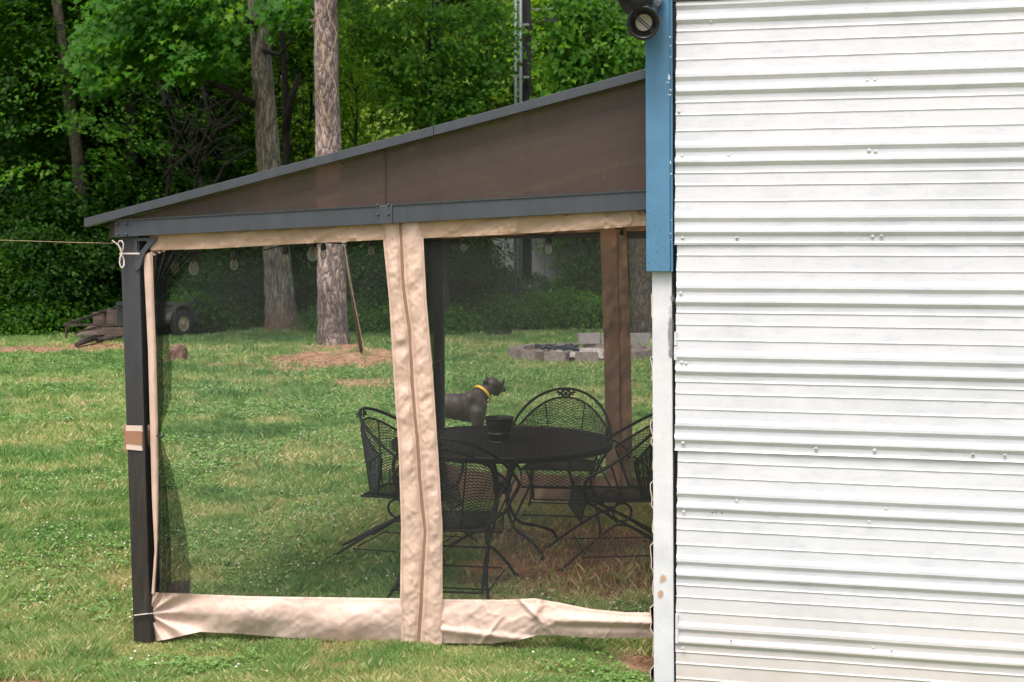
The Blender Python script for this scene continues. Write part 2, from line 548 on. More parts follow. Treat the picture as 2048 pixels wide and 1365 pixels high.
# bark
def bark(name, c0, c1, sc=9, stretch=.25, depth=.05, red=False):
    m, t, b, o = new_mat(name)
    mp = mapping(t, (1, 1, stretch))
    v = N(t, 'ShaderNodeTexVoronoi', feature='DISTANCE_TO_EDGE'); v.inputs['Scale'].default_value = sc
    nz = noise(t, mp, 5, 4)
    add = N(t, 'ShaderNodeMix', data_type='RGBA', blend_type='ADD'); add.inputs[0].default_value = .35
    t.links.new(mp.outputs[0], add.inputs[6]); t.links.new(nz.outputs['Color'], add.inputs[7])
    t.links.new(add.outputs[2], v.inputs['Vector'])
    r_ = ramp(t, [(0, c0), (.22, c1)]); t.links.new(v.outputs[0], r_.inputs[0])
    n2 = noise(t, mapping(t, (1, 1, .6)), 14, 6, .7)
    r2 = ramp(t, [(.3, (.6, .6, .6)), (.7, (1.25, 1.2, 1.15))]); t.links.new(n2.outputs['Fac'], r2.inputs[0])
    mx = N(t, 'ShaderNodeMix', data_type='RGBA', blend_type='MULTIPLY'); mx.inputs[0].default_value = 1
    t.links.new(r_.outputs[0], mx.inputs[6]); t.links.new(r2.outputs[0], mx.inputs[7])
    nb_ = noise(t, mapping(t, (1, 1, .5)), 1.7, 4, .6)
    rb = ramp(t, [(.36, (.5, .5, .52)), (.5, (1, 1, 1)), (.68, (1.2, 1.15, 1.1))]); t.links.new(nb_.outputs['Fac'], rb.inputs[0])
    mb_ = N(t, 'ShaderNodeMix', data_type='RGBA', blend_type='MULTIPLY'); mb_.inputs[0].default_value = 1
    t.links.new(mx.outputs[2], mb_.inputs[6]); t.links.new(rb.outputs[0], mb_.inputs[7])
    src = mb_.outputs[2]
    if red:   # red clay splashed on the butt of the tree
        tc = N(t, 'ShaderNodeTexCoord'); sp = N(t, 'ShaderNodeSeparateXYZ'); t.links.new(tc.outputs['Object'], sp.inputs[0])
        mr = N(t, 'ShaderNodeMapRange'); mr.inputs[1].default_value = 1.1; mr.inputs[2].default_value = .1; t.links.new(sp.outputs[2], mr.inputs[0])
        mm = N(t, 'ShaderNodeMath', operation='MULTIPLY'); mm.inputs[1].default_value = .8; t.links.new(mr.outputs[0], mm.inputs[0])
        m5 = N(t, 'ShaderNodeMix', data_type='RGBA'); t.links.new(mm.outputs[0], m5.inputs[0])
        t.links.new(src, m5.inputs[6]); m5.inputs[7].default_value = (.13, .07, .04, 1)
        src = m5.outputs[2]
    t.links.new(src, b.inputs['Base Color'])
    b.inputs['Roughness'].default_value = .95
    ad = N(t, 'ShaderNodeMath', operation='ADD'); t.links.new(v.outputs[0], ad.inputs[0])
    m6 = N(t, 'ShaderNodeMath', operation='MULTIPLY'); m6.inputs[1].default_value = .4
    t.links.new(n2.outputs['Fac'], m6.inputs[0]); t.links.new(m6.outputs[0], ad.inputs[1])
    bump(t, ad.outputs[0], b, .9, depth)
    return m
M['bark_pine'] = bark('pine_bark', (.11, .085, .08), (.44, .35, .325), 11, .3, .06)
M['bark_maple'] = bark('maple_bark', (.09, .08, .07), (.34, .30, .25), 13, .14, .03, True)
M['bark_dark'] = bark('dark_bark', (.007, .006, .005), (.026, .021, .017), 12, .3, .03)
M['bark_lichen'] = bark('lichen_bark', (.05, .044, .036), (.14, .125, .105), 15, .3, .02)

# leaves
def leaf_mat(name, stops, trans=.45, rough=.5, tmul=(1.5, 1.6, .6)):
    m, t, b, o = new_mat(name)
    at = N(t, 'ShaderNodeAttribute'); at.attribute_name = 'rnd'
    r_ = ramp(t, stops)
    oi = N(t, 'ShaderNodeObjectInfo')
    t.links.new(at.outputs['Fac'], r_.inputs[0])
    hs = N(t, 'ShaderNodeHueSaturation')
    mr = N(t, 'ShaderNodeMapRange'); mr.inputs[3].default_value = .8; mr.inputs[4].default_value = 1.2
    t.links.new(oi.outputs['Random'], mr.inputs[0]); t.links.new(mr.outputs[0], hs.inputs['Value'])
    t.links.new(r_.outputs[0], hs.inputs['Color'])
    t.links.new(hs.outputs[0], b.inputs['Base Color'])
    b.inputs['Roughness'].default_value = rough
    b.inputs['Specular IOR Level'].default_value = .12
    tr = N(t, 'ShaderNodeBsdfTranslucent')
    mu = N(t, 'ShaderNodeMix', data_type='RGBA', blend_type='MULTIPLY'); mu.inputs[0].default_value = 1
    t.links.new(hs.outputs[0], mu.inputs[6]); mu.inputs[7].default_value = (*tmul, 1)
    t.links.new(mu.outputs[2], tr.inputs[0])
    ms = N(t, 'ShaderNodeMixShader'); ms.inputs[0].default_value = trans
    t.links.new(b.outputs[0], ms.inputs[1]); t.links.new(tr.outputs[0], ms.inputs[2])
    t.links.new(ms.outputs[0], o.inputs[0])
    return m
M['leaf_mid'] = leaf_mat('leaf_mid', [(0, (.022, .075, .008)), (.6, (.055, .16, .014)), (1, (.16, .32, .025))])
M['leaf_dark'] = leaf_mat('leaf_dark', [(0, (.012, .042, .006)), (.6, (.022, .075, .009)), (1, (.06, .155, .016))])  # dark green, lowered further to carry canopy shade on the shrubs
M['leaf_lit'] = leaf_mat('leaf_lit', [(0, (.07, .16, .012)), (.6, (.14, .28, .02)), (1, (.36, .50, .05))])  # yellow green leaves with the light falling there put into the colour
M['leaf_maple'] = leaf_mat('leaf_maple', [(0, (.034, .12, .014)), (.7, (.065, .21, .018)), (1, (.19, .36, .03))])
M['leaf_far_lit'] = leaf_mat('leaf_far_lit', [(0, (.10, .18, .03)), (.6, (.20, .30, .05)), (1, (.34, .44, .10))])  # brightened leaf colour stands in for light getting through to the far trees
M['grass'] = leaf_mat('grass_blades', [(0, (.10, .225, .075)), (.33, (.22, .365, .12)), (.6, (.42, .45, .19)), (1, (.78, .67, .43))], .35, .55, (1.2, 1.3, .7))
M['clover'] = leaf_mat('clover_leaves', [(0, (.13, .27, .07)), (1, (.25, .40, .12))], .25, .5, (1.2, 1.3, .7))
M['flower'] = simple('flower', (.72, .66, .60), .8)
M['litter'] = leaf_mat('straw_litter', [(0, (.10, .06, .035)), (.5, (.24, .15, .08)), (1, (.40, .28, .16))], .1, .8, (1, 1, 1))

def ground_mat():
    m, t, b, o = new_mat('lawn_soil')
    at = N(t, 'ShaderNodeAttribute'); at.attribute_name = 'dirt'
    a2 = N(t, 'ShaderNodeAttribute'); a2.attribute_name = 'dry'
    a3 = N(t, 'ShaderNodeAttribute'); a3.attribute_name = 'woods'
    mp = mapping(t)
    n1 = noise(t, mp, 4, 8, .75); n2 = noise(t, mp, 45, 5, .7)
    soil = ramp(t, [(.35, (.17, .085, .048)), (.5, (.32, .18, .105)), (.7, (.46, .31, .20))]); t.links.new(n1.outputs['Fac'], soil.inputs[0])
    grn = ramp(t, [(.35, (.06, .10, .025)), (.65, (.15, .19, .06))]); t.links.new(n2.outputs['Fac'], grn.inputs[0])
    dry = ramp(t, [(.35, (.22, .17, .09)), (.65, (.42, .34, .19))]); t.links.new(n2.outputs['Fac'], dry.inputs[0])
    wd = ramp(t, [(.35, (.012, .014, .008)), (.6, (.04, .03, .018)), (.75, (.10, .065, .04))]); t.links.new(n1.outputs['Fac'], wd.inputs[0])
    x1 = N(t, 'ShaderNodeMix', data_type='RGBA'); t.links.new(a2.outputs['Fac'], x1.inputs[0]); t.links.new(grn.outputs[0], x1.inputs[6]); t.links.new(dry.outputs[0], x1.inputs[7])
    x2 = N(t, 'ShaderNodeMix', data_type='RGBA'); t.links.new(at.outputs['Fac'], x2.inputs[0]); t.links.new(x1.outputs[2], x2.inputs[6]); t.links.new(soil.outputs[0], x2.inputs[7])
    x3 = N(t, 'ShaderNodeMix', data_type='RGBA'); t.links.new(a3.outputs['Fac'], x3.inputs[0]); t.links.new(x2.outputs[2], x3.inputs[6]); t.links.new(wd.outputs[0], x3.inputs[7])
    t.links.new(x3.outputs[2], b.inputs['Base Color'])
    b.inputs['Roughness'].default_value = .95
    bump(t, n2.outputs['Fac'], b, .8, .02)
    return m
M['ground'] = ground_mat()

# ---------------------------------------------------------------- lawn fields
PINE = G(668, 704); MAPLE = G(567, 668)
def blob(x, y, cx, cy, rx, ry):
    d = ((x - cx) / rx) ** 2 + ((y - cy) / ry) ** 2
    return np.exp(-d)
def f_height(x, y):
    h = .16 * blob(x, y, PINE.x, PINE.y, 1.1, 1.3) + .12 * blob(x, y, MAPLE.x, MAPLE.y, 1.2, 1.2)
    dip = sstep(.35, .75, x) * sstep(7.0, 6.55, y) * .07
    dip = dip + .10 * sstep(-.5, -1.8, x) * sstep(9.5, 7.4, y)
    return h - dip + .25 * sstep(40, 90, y)
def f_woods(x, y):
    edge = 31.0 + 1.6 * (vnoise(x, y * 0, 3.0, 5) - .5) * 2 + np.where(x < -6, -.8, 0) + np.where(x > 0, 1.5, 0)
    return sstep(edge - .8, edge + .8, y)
def f_dirt(x, y):
    n = fbm(x, y, 1.1, 21)
    n2 = fbm(x, y, .35, 31)
    d = sstep(.62, .76, n * .6 + n2 * .4) * .7
    def patch(px, py, rx, ry, k=1.0):
        g = G(px, py)
        return k * sstep(.22, .72, blob(x, y, g.x, g.y, rx, ry) * (.15 + 1.7 * n2))
    d = np.maximum(d, patch(690, 720, 1.4, 1.9))
    d = np.maximum(d, patch(600, 735, 1.0, 1.4, .7))
    d = np.maximum(d, patch(760, 765, .8, .8, .9))
    d = np.maximum(d, patch(40, 700, 2.6, 1.0, 1))
    d = np.maximum(d, patch(210, 693, 1.6, .9, 1))
    d = np.maximum(d, patch(10, 1350, .42, .30, 1))
    d = np.maximum(d, patch(40, 1345, .36, .24, 1))
    d = np.maximum(d, patch(90, 1290, .36, .2, .9))
    d = np.maximum(d, patch(1290, 1310, .14, .16, 1))
    d = np.maximum(d, patch(900, 1352, .2, .05, .9))
    d = np.maximum(d, patch(440, 1285, .16, .05, .9))
    d = np.maximum(d, patch(1120, 1360, .2, .05, .7))
    d = np.maximum(d, patch(1050, 1295, .2, .05, .7))
    d = np.maximum(d, patch(160, 765, .7, .35, .8))
    d = np.maximum(d, patch(480, 730, .8, .4, .8))
    d = np.maximum(d, patch(1100, 1090, .9, .8, .95))
    d = np.maximum(d, patch(900, 1110, .6, .5, .75))
    d = np.maximum(d, patch(1160, 1130, 1.3, 1.0, .95))
    d = np.maximum(d, patch(1250, 1160, .5, .7, .9))
    d = np.maximum(d, patch(670, 1150, .25, .2, .55))
    return np.clip(d, 0, 1)
def f_dry(x, y):
    n = fbm(x * .7, y, 1.5, 41)
    n2 = fbm(x, y, .4, 47)
    d = sstep(.40, .68, .55 * n + .45 * n2)
    inside = np.where((y > 7) & (y < 10.8) & (x > -.2) & (y > 7.2), .6, 0)
    d = np.clip(d + .22 * sstep(-.9, -2.2, x) * sstep(14, 8, y), 0, 1); g = G(60, 1020)
    d = np.maximum(d * .72, .75 * blob(x, y, g.x, g.y, 1.0, .35))
    return np.clip(d + inside, 0, 1)

def ground():
    def sheet(xs, ys, dz=0):
        X, Y = np.meshgrid(xs, ys)
        Z = f_height(X, Y) + dz
        V = np.stack([X, Y, Z], -1).reshape(-1, 3)
        nx, ny = len(xs), len(ys)
        i = np.arange((ny - 1) * (nx - 1)); r_ = i // (nx - 1); c_ = i % (nx - 1)
        a = r_ * nx + c_
        Fq = np.stack([a, a + 1, a + nx + 1, a + nx], -1)
        return V, Fq, X, Y
    xs = np.unique(np.concatenate([np.linspace(-260, -16, 20), np.arange(-16, -4, .16), np.arange(-4, 3, .05), np.arange(3, 16, .2), np.linspace(16, 260, 20)]))
    ys = np.unique(np.concatenate([np.linspace(-120, 4, 14), np.arange(4, 11, .05), np.arange(11, 34, .14), np.linspace(34, 70, 40), np.linspace(70, 400, 14)]))
    V, Fq, X, Y = sheet(xs, ys)
    me = bpy.data.meshes.new('lawn_ground')
    me.vertices.add(len(V)); me.vertices.foreach_set('co', V.reshape(-1).astype(np.float32))
    me.loops.add(Fq.size); me.loops.foreach_set('vertex_index', Fq.reshape(-1).astype(np.int32))
    me.polygons.add(len(Fq)); me.polygons.foreach_set('loop_start', np.arange(0, Fq.size, 4, dtype=np.int32))
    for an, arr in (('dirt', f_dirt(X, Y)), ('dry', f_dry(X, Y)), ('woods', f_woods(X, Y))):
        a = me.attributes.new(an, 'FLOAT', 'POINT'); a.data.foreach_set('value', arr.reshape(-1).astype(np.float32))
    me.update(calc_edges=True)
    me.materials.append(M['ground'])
    tag(mesh_obj('lawn_ground', me), kind='structure')
ground()

def blades(n, ya, yb, hmin, hmax, wd, seed, margin=1.06, keep=None, straw=False):
    r = np.random.default_rng(seed)
    # uniform in area over the wedge the lawn shows in
    y = np.sqrt(r.random(n) * (yb ** 2 - ya ** 2) + ya ** 2)
    xl = -1024 / FPX * y * margin - .1
    xr = 400 / FPX * y + .25
    x = xl + (xr - xl) * r.random(n)
    # clumping
    cl = vnoise(x, y, .12, 61) * .6 + vnoise(x, y, .35, 62) * .4
    dirt = f_dirt(x, y)
    dry = f_dry(x, y)
    wd_ = f_woods(x, y)
    if straw:
        k = (r.random(n) < np.clip(dirt * .7 + dry * .5 + .05, 0, 1)) & (wd_ < .5)
    else:
        k = (r.random(n) < np.clip((1 - dirt * 1.0) * (.35 + 1.1 * cl), 0, 1)) & (wd_ < .6)
    x, y, cl, dirt, dry = x[k], y[k], cl[k], dirt[k], dry[k]
    m = len(x)
    z = f_height(x, y)
    an = r.random(m) * 2 * math.pi
    h = (hmin + (hmax - hmin) * r.random(m) ** 1.6) * (.5 + 1.0 * cl)
    tall = sstep(.62, .8, vnoise(x, y, .22, 66))
    h = h * (1 + .55 * tall)
    dfront = 6.66 - .24 * x - y
    h = h * (1 - .5 * ((dfront > -.1) & (dfront < .45) & (x > -2.1)))
    lean = r.normal(0, .42, (m, 2)) * h[:, None]
    if straw:
        h = h * .25; lean = r.normal(0, 1, (m, 2)) * .03 * np.maximum(1, y / 12)[:, None]
    w_ = wd * (.6 + .8 * r.random(m))
    dx, dy = np.cos(an) * w_ / 2, np.sin(an) * w_ / 2
    b0 = np.stack([x - dx, y - dy, z], -1); b1 = np.stack([x + dx, y + dy, z], -1)
    mid = np.stack([x + lean[:, 0] * .35, y + lean[:, 1] * .35, z + h * .6], -1)
    m0 = mid - np.stack([dx, dy, 0 * dx], -1) * .8; m1 = mid + np.stack([dx, dy, 0 * dx], -1) * .8
    tip = np.stack([x + lean[:, 0], y + lean[:, 1], z + h], -1)
    V = np.stack([b0, b1, m1 * .5 + mid * .5, tip], 1)
    if straw:
        rv = np.clip(r.random(m), 0, 1)
    else:
        rv = np.clip(.10 + .40 * dry + .22 * r.random(m) + .15 * dirt + (r.random(m) < (.05 + .25 * dry)) * .45 - .12 * tall, 0, 1)
    return V, rv
def make_grass():
    parts = [blades(380000, 5.9, 7.6, .02, .062, .0031, 1), blades(320000, 7.6, 11.0, .02, .06, .0044, 2),
             blades(200000, 11.0, 17.0, .022, .06, .009, 3), blades(200000, 17.0, 32.5, .03, .075, .016, 4)]
    V = np.concatenate([p[0] for p in parts]); rv = np.concatenate([p[1] for p in parts])
    me = np_mesh('grass', V, 4, {'rnd': rv}, M['grass'])
    tag(mesh_obj('grass', me), 'short green and straw coloured lawn grass growing round the gazebo', 'grass', kind='stuff')
    parts = [blades(60000, 5.9, 8.5, .02, .05, .003, 5, straw=True), blades(70000, 8.5, 13, .02, .05, .006, 6, straw=True), blades(70000, 13, 31.5, .03, .09, .014, 7, straw=True)]
    V = np.concatenate([p[0] for p in parts]); rv = np.concatenate([p[1] for p in parts])
    me = np_mesh('dry_straw', V, 4, {'rnd': rv}, M['litter'])
    tag(mesh_obj('dry_straw', me), 'dry brown grass clippings and pine straw lying on the bare soil', 'straw', kind='stuff')
make_grass()

def oriented(c, nrm, dirv, size, shape, fold=.12, r=None):
    """place a 2d leaf shape (k,2) at each centre; returns (n,k,3)"""
    nrm = nrm / np.linalg.norm(nrm, axis=1, keepdims=True)
    d = dirv - nrm * np.sum(dirv * nrm, 1, keepdims=True)
    d /= (np.linalg.norm(d, axis=1, keepdims=True) + 1e-9)
    s = np.cross(nrm, d)
    sx = shape[:, 0][None, :, None] * size[:, None, None]
    sy = shape[:, 1][None, :, None] * size[:, None, None]
    return c[:, None, :] + s[:, None, :] * sx + d[:, None, :] * sy + nrm[:, None, :] * (np.abs(sx) * fold * 2 - sy * sy * 1.2 / (size[:, None, None] + 1e-6) * .3)

def make_clover():
    r = np.random.default_rng(9)
    n = 90000
    y = 5.9 + (26 - 5.9) * r.random(n) ** 1.3
    x = (-1024 / FPX * y * 1.05) + ((1354) / FPX * y) * r.random(n)
    pn = fbm(x, y, 1.2, 71)
    k = (r.random(n) < sstep(.46, .66, pn) * .5) & (f_dirt(x, y) < .3)
    x, y = x[k], y[k]
    m = len(x)
    size = (.010 + .006 * r.random(m)) * np.where(y > 12, 1.7, 1)
    hz = .03 + .03 * r.random(m)
    tri = []
    for a in range(3):
        an = r.random(m) * 6.28 if a == 0 else an + 2.094
        c = np.stack([x + np.cos(an) * size * .9, y + np.sin(an) * size * .9, f_height(x, y) + hz], -1)
        nr = np.stack([r.normal(0, .3, m), r.normal(0, .3, m), np.ones(m)], -1)
        dv = np.stack([np.cos(an), np.sin(an), 0 * an], -1)
        sh = np.array([(0, -.8), (.7, 0), (.5, .8), (-.5, .8), (-.7, 0)])
        tri.append(oriented(c, nr, dv, size, sh))
    V = np.concatenate(tri)
    me = np_mesh('clover', V, 5, {'rnd': r.random(len(V))}, M['clover'])
    tag(mesh_obj('clover', me), 'patches of low green clover leaves spread through the lawn', 'clover', kind='stuff')
    # flower heads
    n = 6500
    y = 6 + (26 - 6) * r.random(n) ** .8
    x = (-1024 / FPX * y * 1.05) + ((1354) / FPX * y) * r.random(n)
    pn = fbm(x, y, 1.2, 71)
    k = (r.random(n) < sstep(.46, .64, pn) + .02) & (f_dirt(x, y) < .4)
    x, y = x[k], y[k]; m = len(x)
    s = (.0045 + .0035 * r.random(m))
    z = f_height(x, y) + .045 + .03 * r.random(m)
    oc = np.array([(1, 0, 0), (0, 1, 0), (-1, 0, 0), (0, -1, 0), (0, 0, 1), (0, 0, -1)], float)
    fi = [(0, 1, 4), (1, 2, 4), (2, 3, 4), (3, 0, 4), (1, 0, 5), (2, 1, 5), (3, 2, 5), (0, 3, 5)]
    cs = np.stack([x, y, z], -1)
    V = np.stack([cs[:, None, :] + s[:, None, None] * oc[list(f)][None] for f in fi], 1).reshape(-1, 3, 3)
    me = np_mesh('clover_flowers', V, 3, None, M['flower'])
    tag(mesh_obj('clover_flowers', me), 'small round white clover flower heads dotting the lawn', 'flowers', kind='stuff')
make_clover()

# ---------------------------------------------------------------- foliage prototypes
RHOMB = np.array([(0, -.5), (.30, -.05), (0, .55), (-.30, -.05)])
OVAL = np.array([(0, -.5), (.24, -.25), (.30, .1), (0, .58), (-.30, .1), (-.24, -.25)])
MAPLE_SH = np.array([(0, -.45), (.16, -.28), (.42, -.40), (.34, -.12), (.56, .10), (.24, .14), (.16, .26), (0, .60), (-.16, .26), (-.24, .14), (-.56, .10), (-.34, -.12), (-.42, -.40), (-.16, -.28)])

def sprays(centers, outward, nleaf, rad, flat, size, shape, seed, up=.8, brightfn=None):
    r = np.random.default_rng(seed)
    n = len(centers)
    c = np.repeat(centers, nleaf, 0)
    ow = np.repeat(outward, nleaf, 0)
    rd = np.repeat(rad, nleaf)
    th = r.random(n * nleaf) * 2 * math.pi
    q = np.sqrt(r.random(n * nleaf)) * rd
    off = np.stack([np.cos(th) * q, np.sin(th) * q, r.normal(0, 1, n * nleaf) * flat * rd - .35 * q * q / (rd + 1e-6)], -1)
    # the spray's disc tips outwards
    off[:, 2] -= np.sum(off[:, :2] * ow[:, :2], 1) * .30
    p = c + off
    nr = np.stack([r.normal(0, .45, len(p)), r.normal(0, .45, len(p)), np.full(len(p), up)], -1) + ow * .55
    dv = ow + r.normal(0, .6, p.shape) + np.array([0, 0, -.5])
    sz = size * (.6 + .7 * r.random(len(p)))
    V = oriented(p, nr, dv, sz, shape)
    rv = np.repeat(r.random(n), nleaf) * .5 + r.random(len(p)) * .5
    return V, rv

def crown_mesh(name, mat, H=12, base=1.0, Rr=3.0, nsp=420, nleaf=55, size=.12, seed=1, shape=RHOMB, shell=.55, topr=.5):
    r = np.random.default_rng(seed)
    z = base + (H - base) * r.random(nsp)
    t = (z - base) / (H - base)
    prof = Rr * (np.sin(np.clip(.18 + .82 * t, 0, 1) * math.pi) ** .5 * (1 - topr * t * .4) + .15)
    an = r.random(nsp) * 2 * math.pi
    q = (shell + (1 - shell) * r.random(nsp)) * prof * (.75 + .5 * vnoise(np.cos(an) * 2, z, 1.3, seed))
    c = np.stack([np.cos(an) * q, np.sin(an) * q, z], -1)
    ow = np.stack([np.cos(an), np.sin(an), np.full(nsp, .1)], -1)
    V, rv = sprays(c, ow, nleaf, .35 + .5 * r.random(nsp), .16, size, shape, seed + 5)
    return np_mesh(name, V, len(shape), {'rnd': rv}, mat), c

def limbs(mb, base_pts, cs, n, r0=.05, seed=0):
    rd = random.Random(seed)
    idx = [rd.randrange(len(cs)) for _ in range(n)]
    for i in idx:
        e = Vector(cs[i])
        z0 = max(.5, e.z - Vector((e.x, e.y, 0)).length * rd.uniform(.5, 1.0))
        # point on trunk at z0
        pt = base_pts[0]
        for a_, b_ in zip(base_pts, base_pts[1:]):
            if a_.z <= z0 <= b_.z:
                pt = a_.lerp(b_, (z0 - a_.z) / (b_.z - a_.z))
        m1 = pt.lerp(e, .45) + Vector((rd.uniform(-.2, .2), rd.uniform(-.2, .2), rd.uniform(0, .35)))
        mb.tube([pt, m1, e], [r0 * rd.uniform(.7, 1.2), r0 * .55, .008], 5)

PROTO = []
def proto_tree(matleaf, matbark, seed, **kw):
    me, cs = crown_mesh('crown', M[matleaf], seed=seed, **kw)
    rd = random.Random(seed)
    H = kw.get('H', 12)
    tp = [Vector((rd.uniform(-.1, .1) * k, rd.uniform(-.1, .1) * k, H * .92 * k / 6)) for k in range(7)]
    mb = MB(); mb.tube(tp, [.17, .14, .12, .10, .07, .05, .02], 8, jit=.08)
    limbs(mb, tp, cs, 26, .045, seed)
    return me, mb.mesh('trunk', M[matbark], True)
T_MID = [proto_tree('leaf_mid', 'bark_dark', s, H=13, base=.9, Rr=2.8, nsp=460, nleaf=48, size=.145) for s in (1, 2, 3)]
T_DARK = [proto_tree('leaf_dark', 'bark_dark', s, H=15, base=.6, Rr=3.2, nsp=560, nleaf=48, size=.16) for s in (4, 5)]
T_LIT = [proto_tree('leaf_lit', 'bark_dark', s, H=12, base=1.0, Rr=2.4, nsp=300, nleaf=38, size=.13) for s in (6, 7)]
T_FAR = [proto_tree('leaf_far_lit', 'bark_lichen', s, H=20, base=2.0, Rr=3.6, nsp=520, nleaf=40, size=.20) for s in (8, 9)]
def proto_shrub(mat, seed, H, Rr, nsp, nleaf, size):
    me, cs = crown_mesh('foliage', M[mat], H=H, base=.12, Rr=Rr, nsp=nsp, nleaf=nleaf, size=size, seed=seed, shell=.3, shape=RHOMB)
    mb = MB(); rd = random.Random(seed)
    for k in range(6):
        a = rd.random() * 6.28
        mb.tube([(0, 0, 0), (math.cos(a) * .2, math.sin(a) * .2, H * .4), (math.cos(a) * Rr * .5, math.sin(a) * Rr * .5, H * .85)], [.02, .014, .004], 5)
    return me, mb.mesh('stem', M['bark_dark'], True)
S_MID = [proto_shrub('leaf_mid', s, 2.2, 1.1, 110, 42, .10) for s in (21, 22)]
S_LOW = [proto_shrub('leaf_mid', s, .7, .9, 60, 45, .085) for s in (23, 24)]
S_SHADED = [proto_shrub('leaf_dark', s, 2.8, 1.3, 130, 44, .11) for s in (25, 26)]  # shade of the canopy above is put into the dark leaf colour

def plant(kind, x, y, s, name, parts, label, cat, group=None, rz=None, sz=None):
    z = float(f_height(np.array(x), np.array(y)))
    root = empty(name, (x, y, z), label, cat, group, random.random() * 6.28 if rz is None else rz)
    root.scale = (s, s, s * (sz or 1))
    for me, pn in zip(kind, parts):
        o = bpy.data.objects.new(pn, me); COL.objects.link(o); o.parent = root
    return root

def X_at(px, Y): return (px - 1024) / FPX * Y
def where(px):
    for lim, ph in ((100, 'at the far left'), (240, 'left of the corner post'), (400, 'behind the old trailer'), (520, 'left of the maple'), (650, 'between maple and pine'), (780, 'right of the pine'), (900, 'behind the zipper panel'), (1060, 'left of the utility pole'), (1200, 'behind the fire pit')):
        if px < lim: return ph
    return 'by the vine covered trunk'
rt = random.Random(5)
# row of understory trees along the woods' edge (px, Y, kind, scale)
row = [(-60, 35, 'D', 1.0, 'dark green tree at the far left end of the woods'),
       (60, 37, 'M', 1.0, 'leafy green tree behind the bare clay bank at far left'),
       (190, 39, 'D', 1.1, 'dark leafy tree between the lichen trunk and the clothesline'),
       (255, 35.5, 'M', .95, 'green leafy tree standing behind the old trailer frame'),
       (350, 41, 'M', 1.1, 'leafy tree behind the tangle of bare branches'),
       (440, 37.5, 'D', .9, 'dark leafy tree left of the thick maple trunk'),
       (605, 36.5, 'B', .72, 'bright yellow green tree seen between the maple and the pine'),
       (470, 52, 'B', 1.5, 'bright green tree with painted-in light deep in the woods behind the maple'),
       (712, 36, 'B', .62, 'bright green tree just right of the pine trunk'),
       (800, 48, 'B', 1.0, 'fresh green tree wrapping the leaning dark trunk above the roof'),
       (740, 54, 'B', 1.2, 'loose green tree between pine and leaning dark trunk'),
       (925, 50, 'B', 1.1, 'green tree right of the leaning dark trunk'),
       (990, 56, 'F', .8, 'light green tree left of the utility pole'),
       (1150, 52, 'F', .8, 'green tree right of the utility pole'),
       (1230, 36, 'M', .7, 'leafy green tree by the vine covered trunk'),
       (1100, 58, 'F', 1.0, 'pale hazy tree far behind the utility pole'),
       (1330, 38, 'D', 1.0, 'dark tree behind the blue corner trim')]
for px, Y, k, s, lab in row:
    kk = {'D': T_DARK, 'M': T_MID, 'B': T_LIT, 'F': T_FAR}[k]
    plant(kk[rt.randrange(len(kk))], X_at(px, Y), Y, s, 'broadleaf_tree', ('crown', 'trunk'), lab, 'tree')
# the woods behind
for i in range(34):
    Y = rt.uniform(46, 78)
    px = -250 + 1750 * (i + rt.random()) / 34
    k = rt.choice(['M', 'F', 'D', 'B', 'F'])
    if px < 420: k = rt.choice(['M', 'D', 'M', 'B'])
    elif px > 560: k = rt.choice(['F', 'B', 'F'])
    kk = {'D': T_DARK, 'M': T_MID, 'B': T_LIT, 'F': T_FAR}[k]
    plant(kk[rt.randrange(len(kk))], X_at(px, Y), Y, rt.uniform(1.1, 1.5), 'woodland_tree', ('crown', 'trunk'), ('pale' if kk is T_FAR else 'bright' if kk is T_LIT else 'dark' if kk is T_DARK else 'mid green') + ' leafy tree deep in the woods ' + where(px), 'tree', 'trees deep in the woods')
# the wood goes on all round, read as one mass
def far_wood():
    me, cs = crown_mesh('far_woods', M['leaf_far_lit'], H=1, base=0, Rr=1, nsp=10, nleaf=2, size=.1, seed=3)
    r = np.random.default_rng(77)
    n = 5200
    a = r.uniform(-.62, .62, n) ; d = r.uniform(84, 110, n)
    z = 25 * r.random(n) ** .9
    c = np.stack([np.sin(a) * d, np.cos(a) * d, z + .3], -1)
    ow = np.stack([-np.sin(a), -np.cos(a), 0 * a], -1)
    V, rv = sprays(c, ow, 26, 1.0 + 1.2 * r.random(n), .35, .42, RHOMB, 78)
    me = np_mesh('far_woods', V, 4, {'rnd': rv}, M['leaf_far_lit'])
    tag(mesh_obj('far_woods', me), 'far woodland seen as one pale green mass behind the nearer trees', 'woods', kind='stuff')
far_wood()
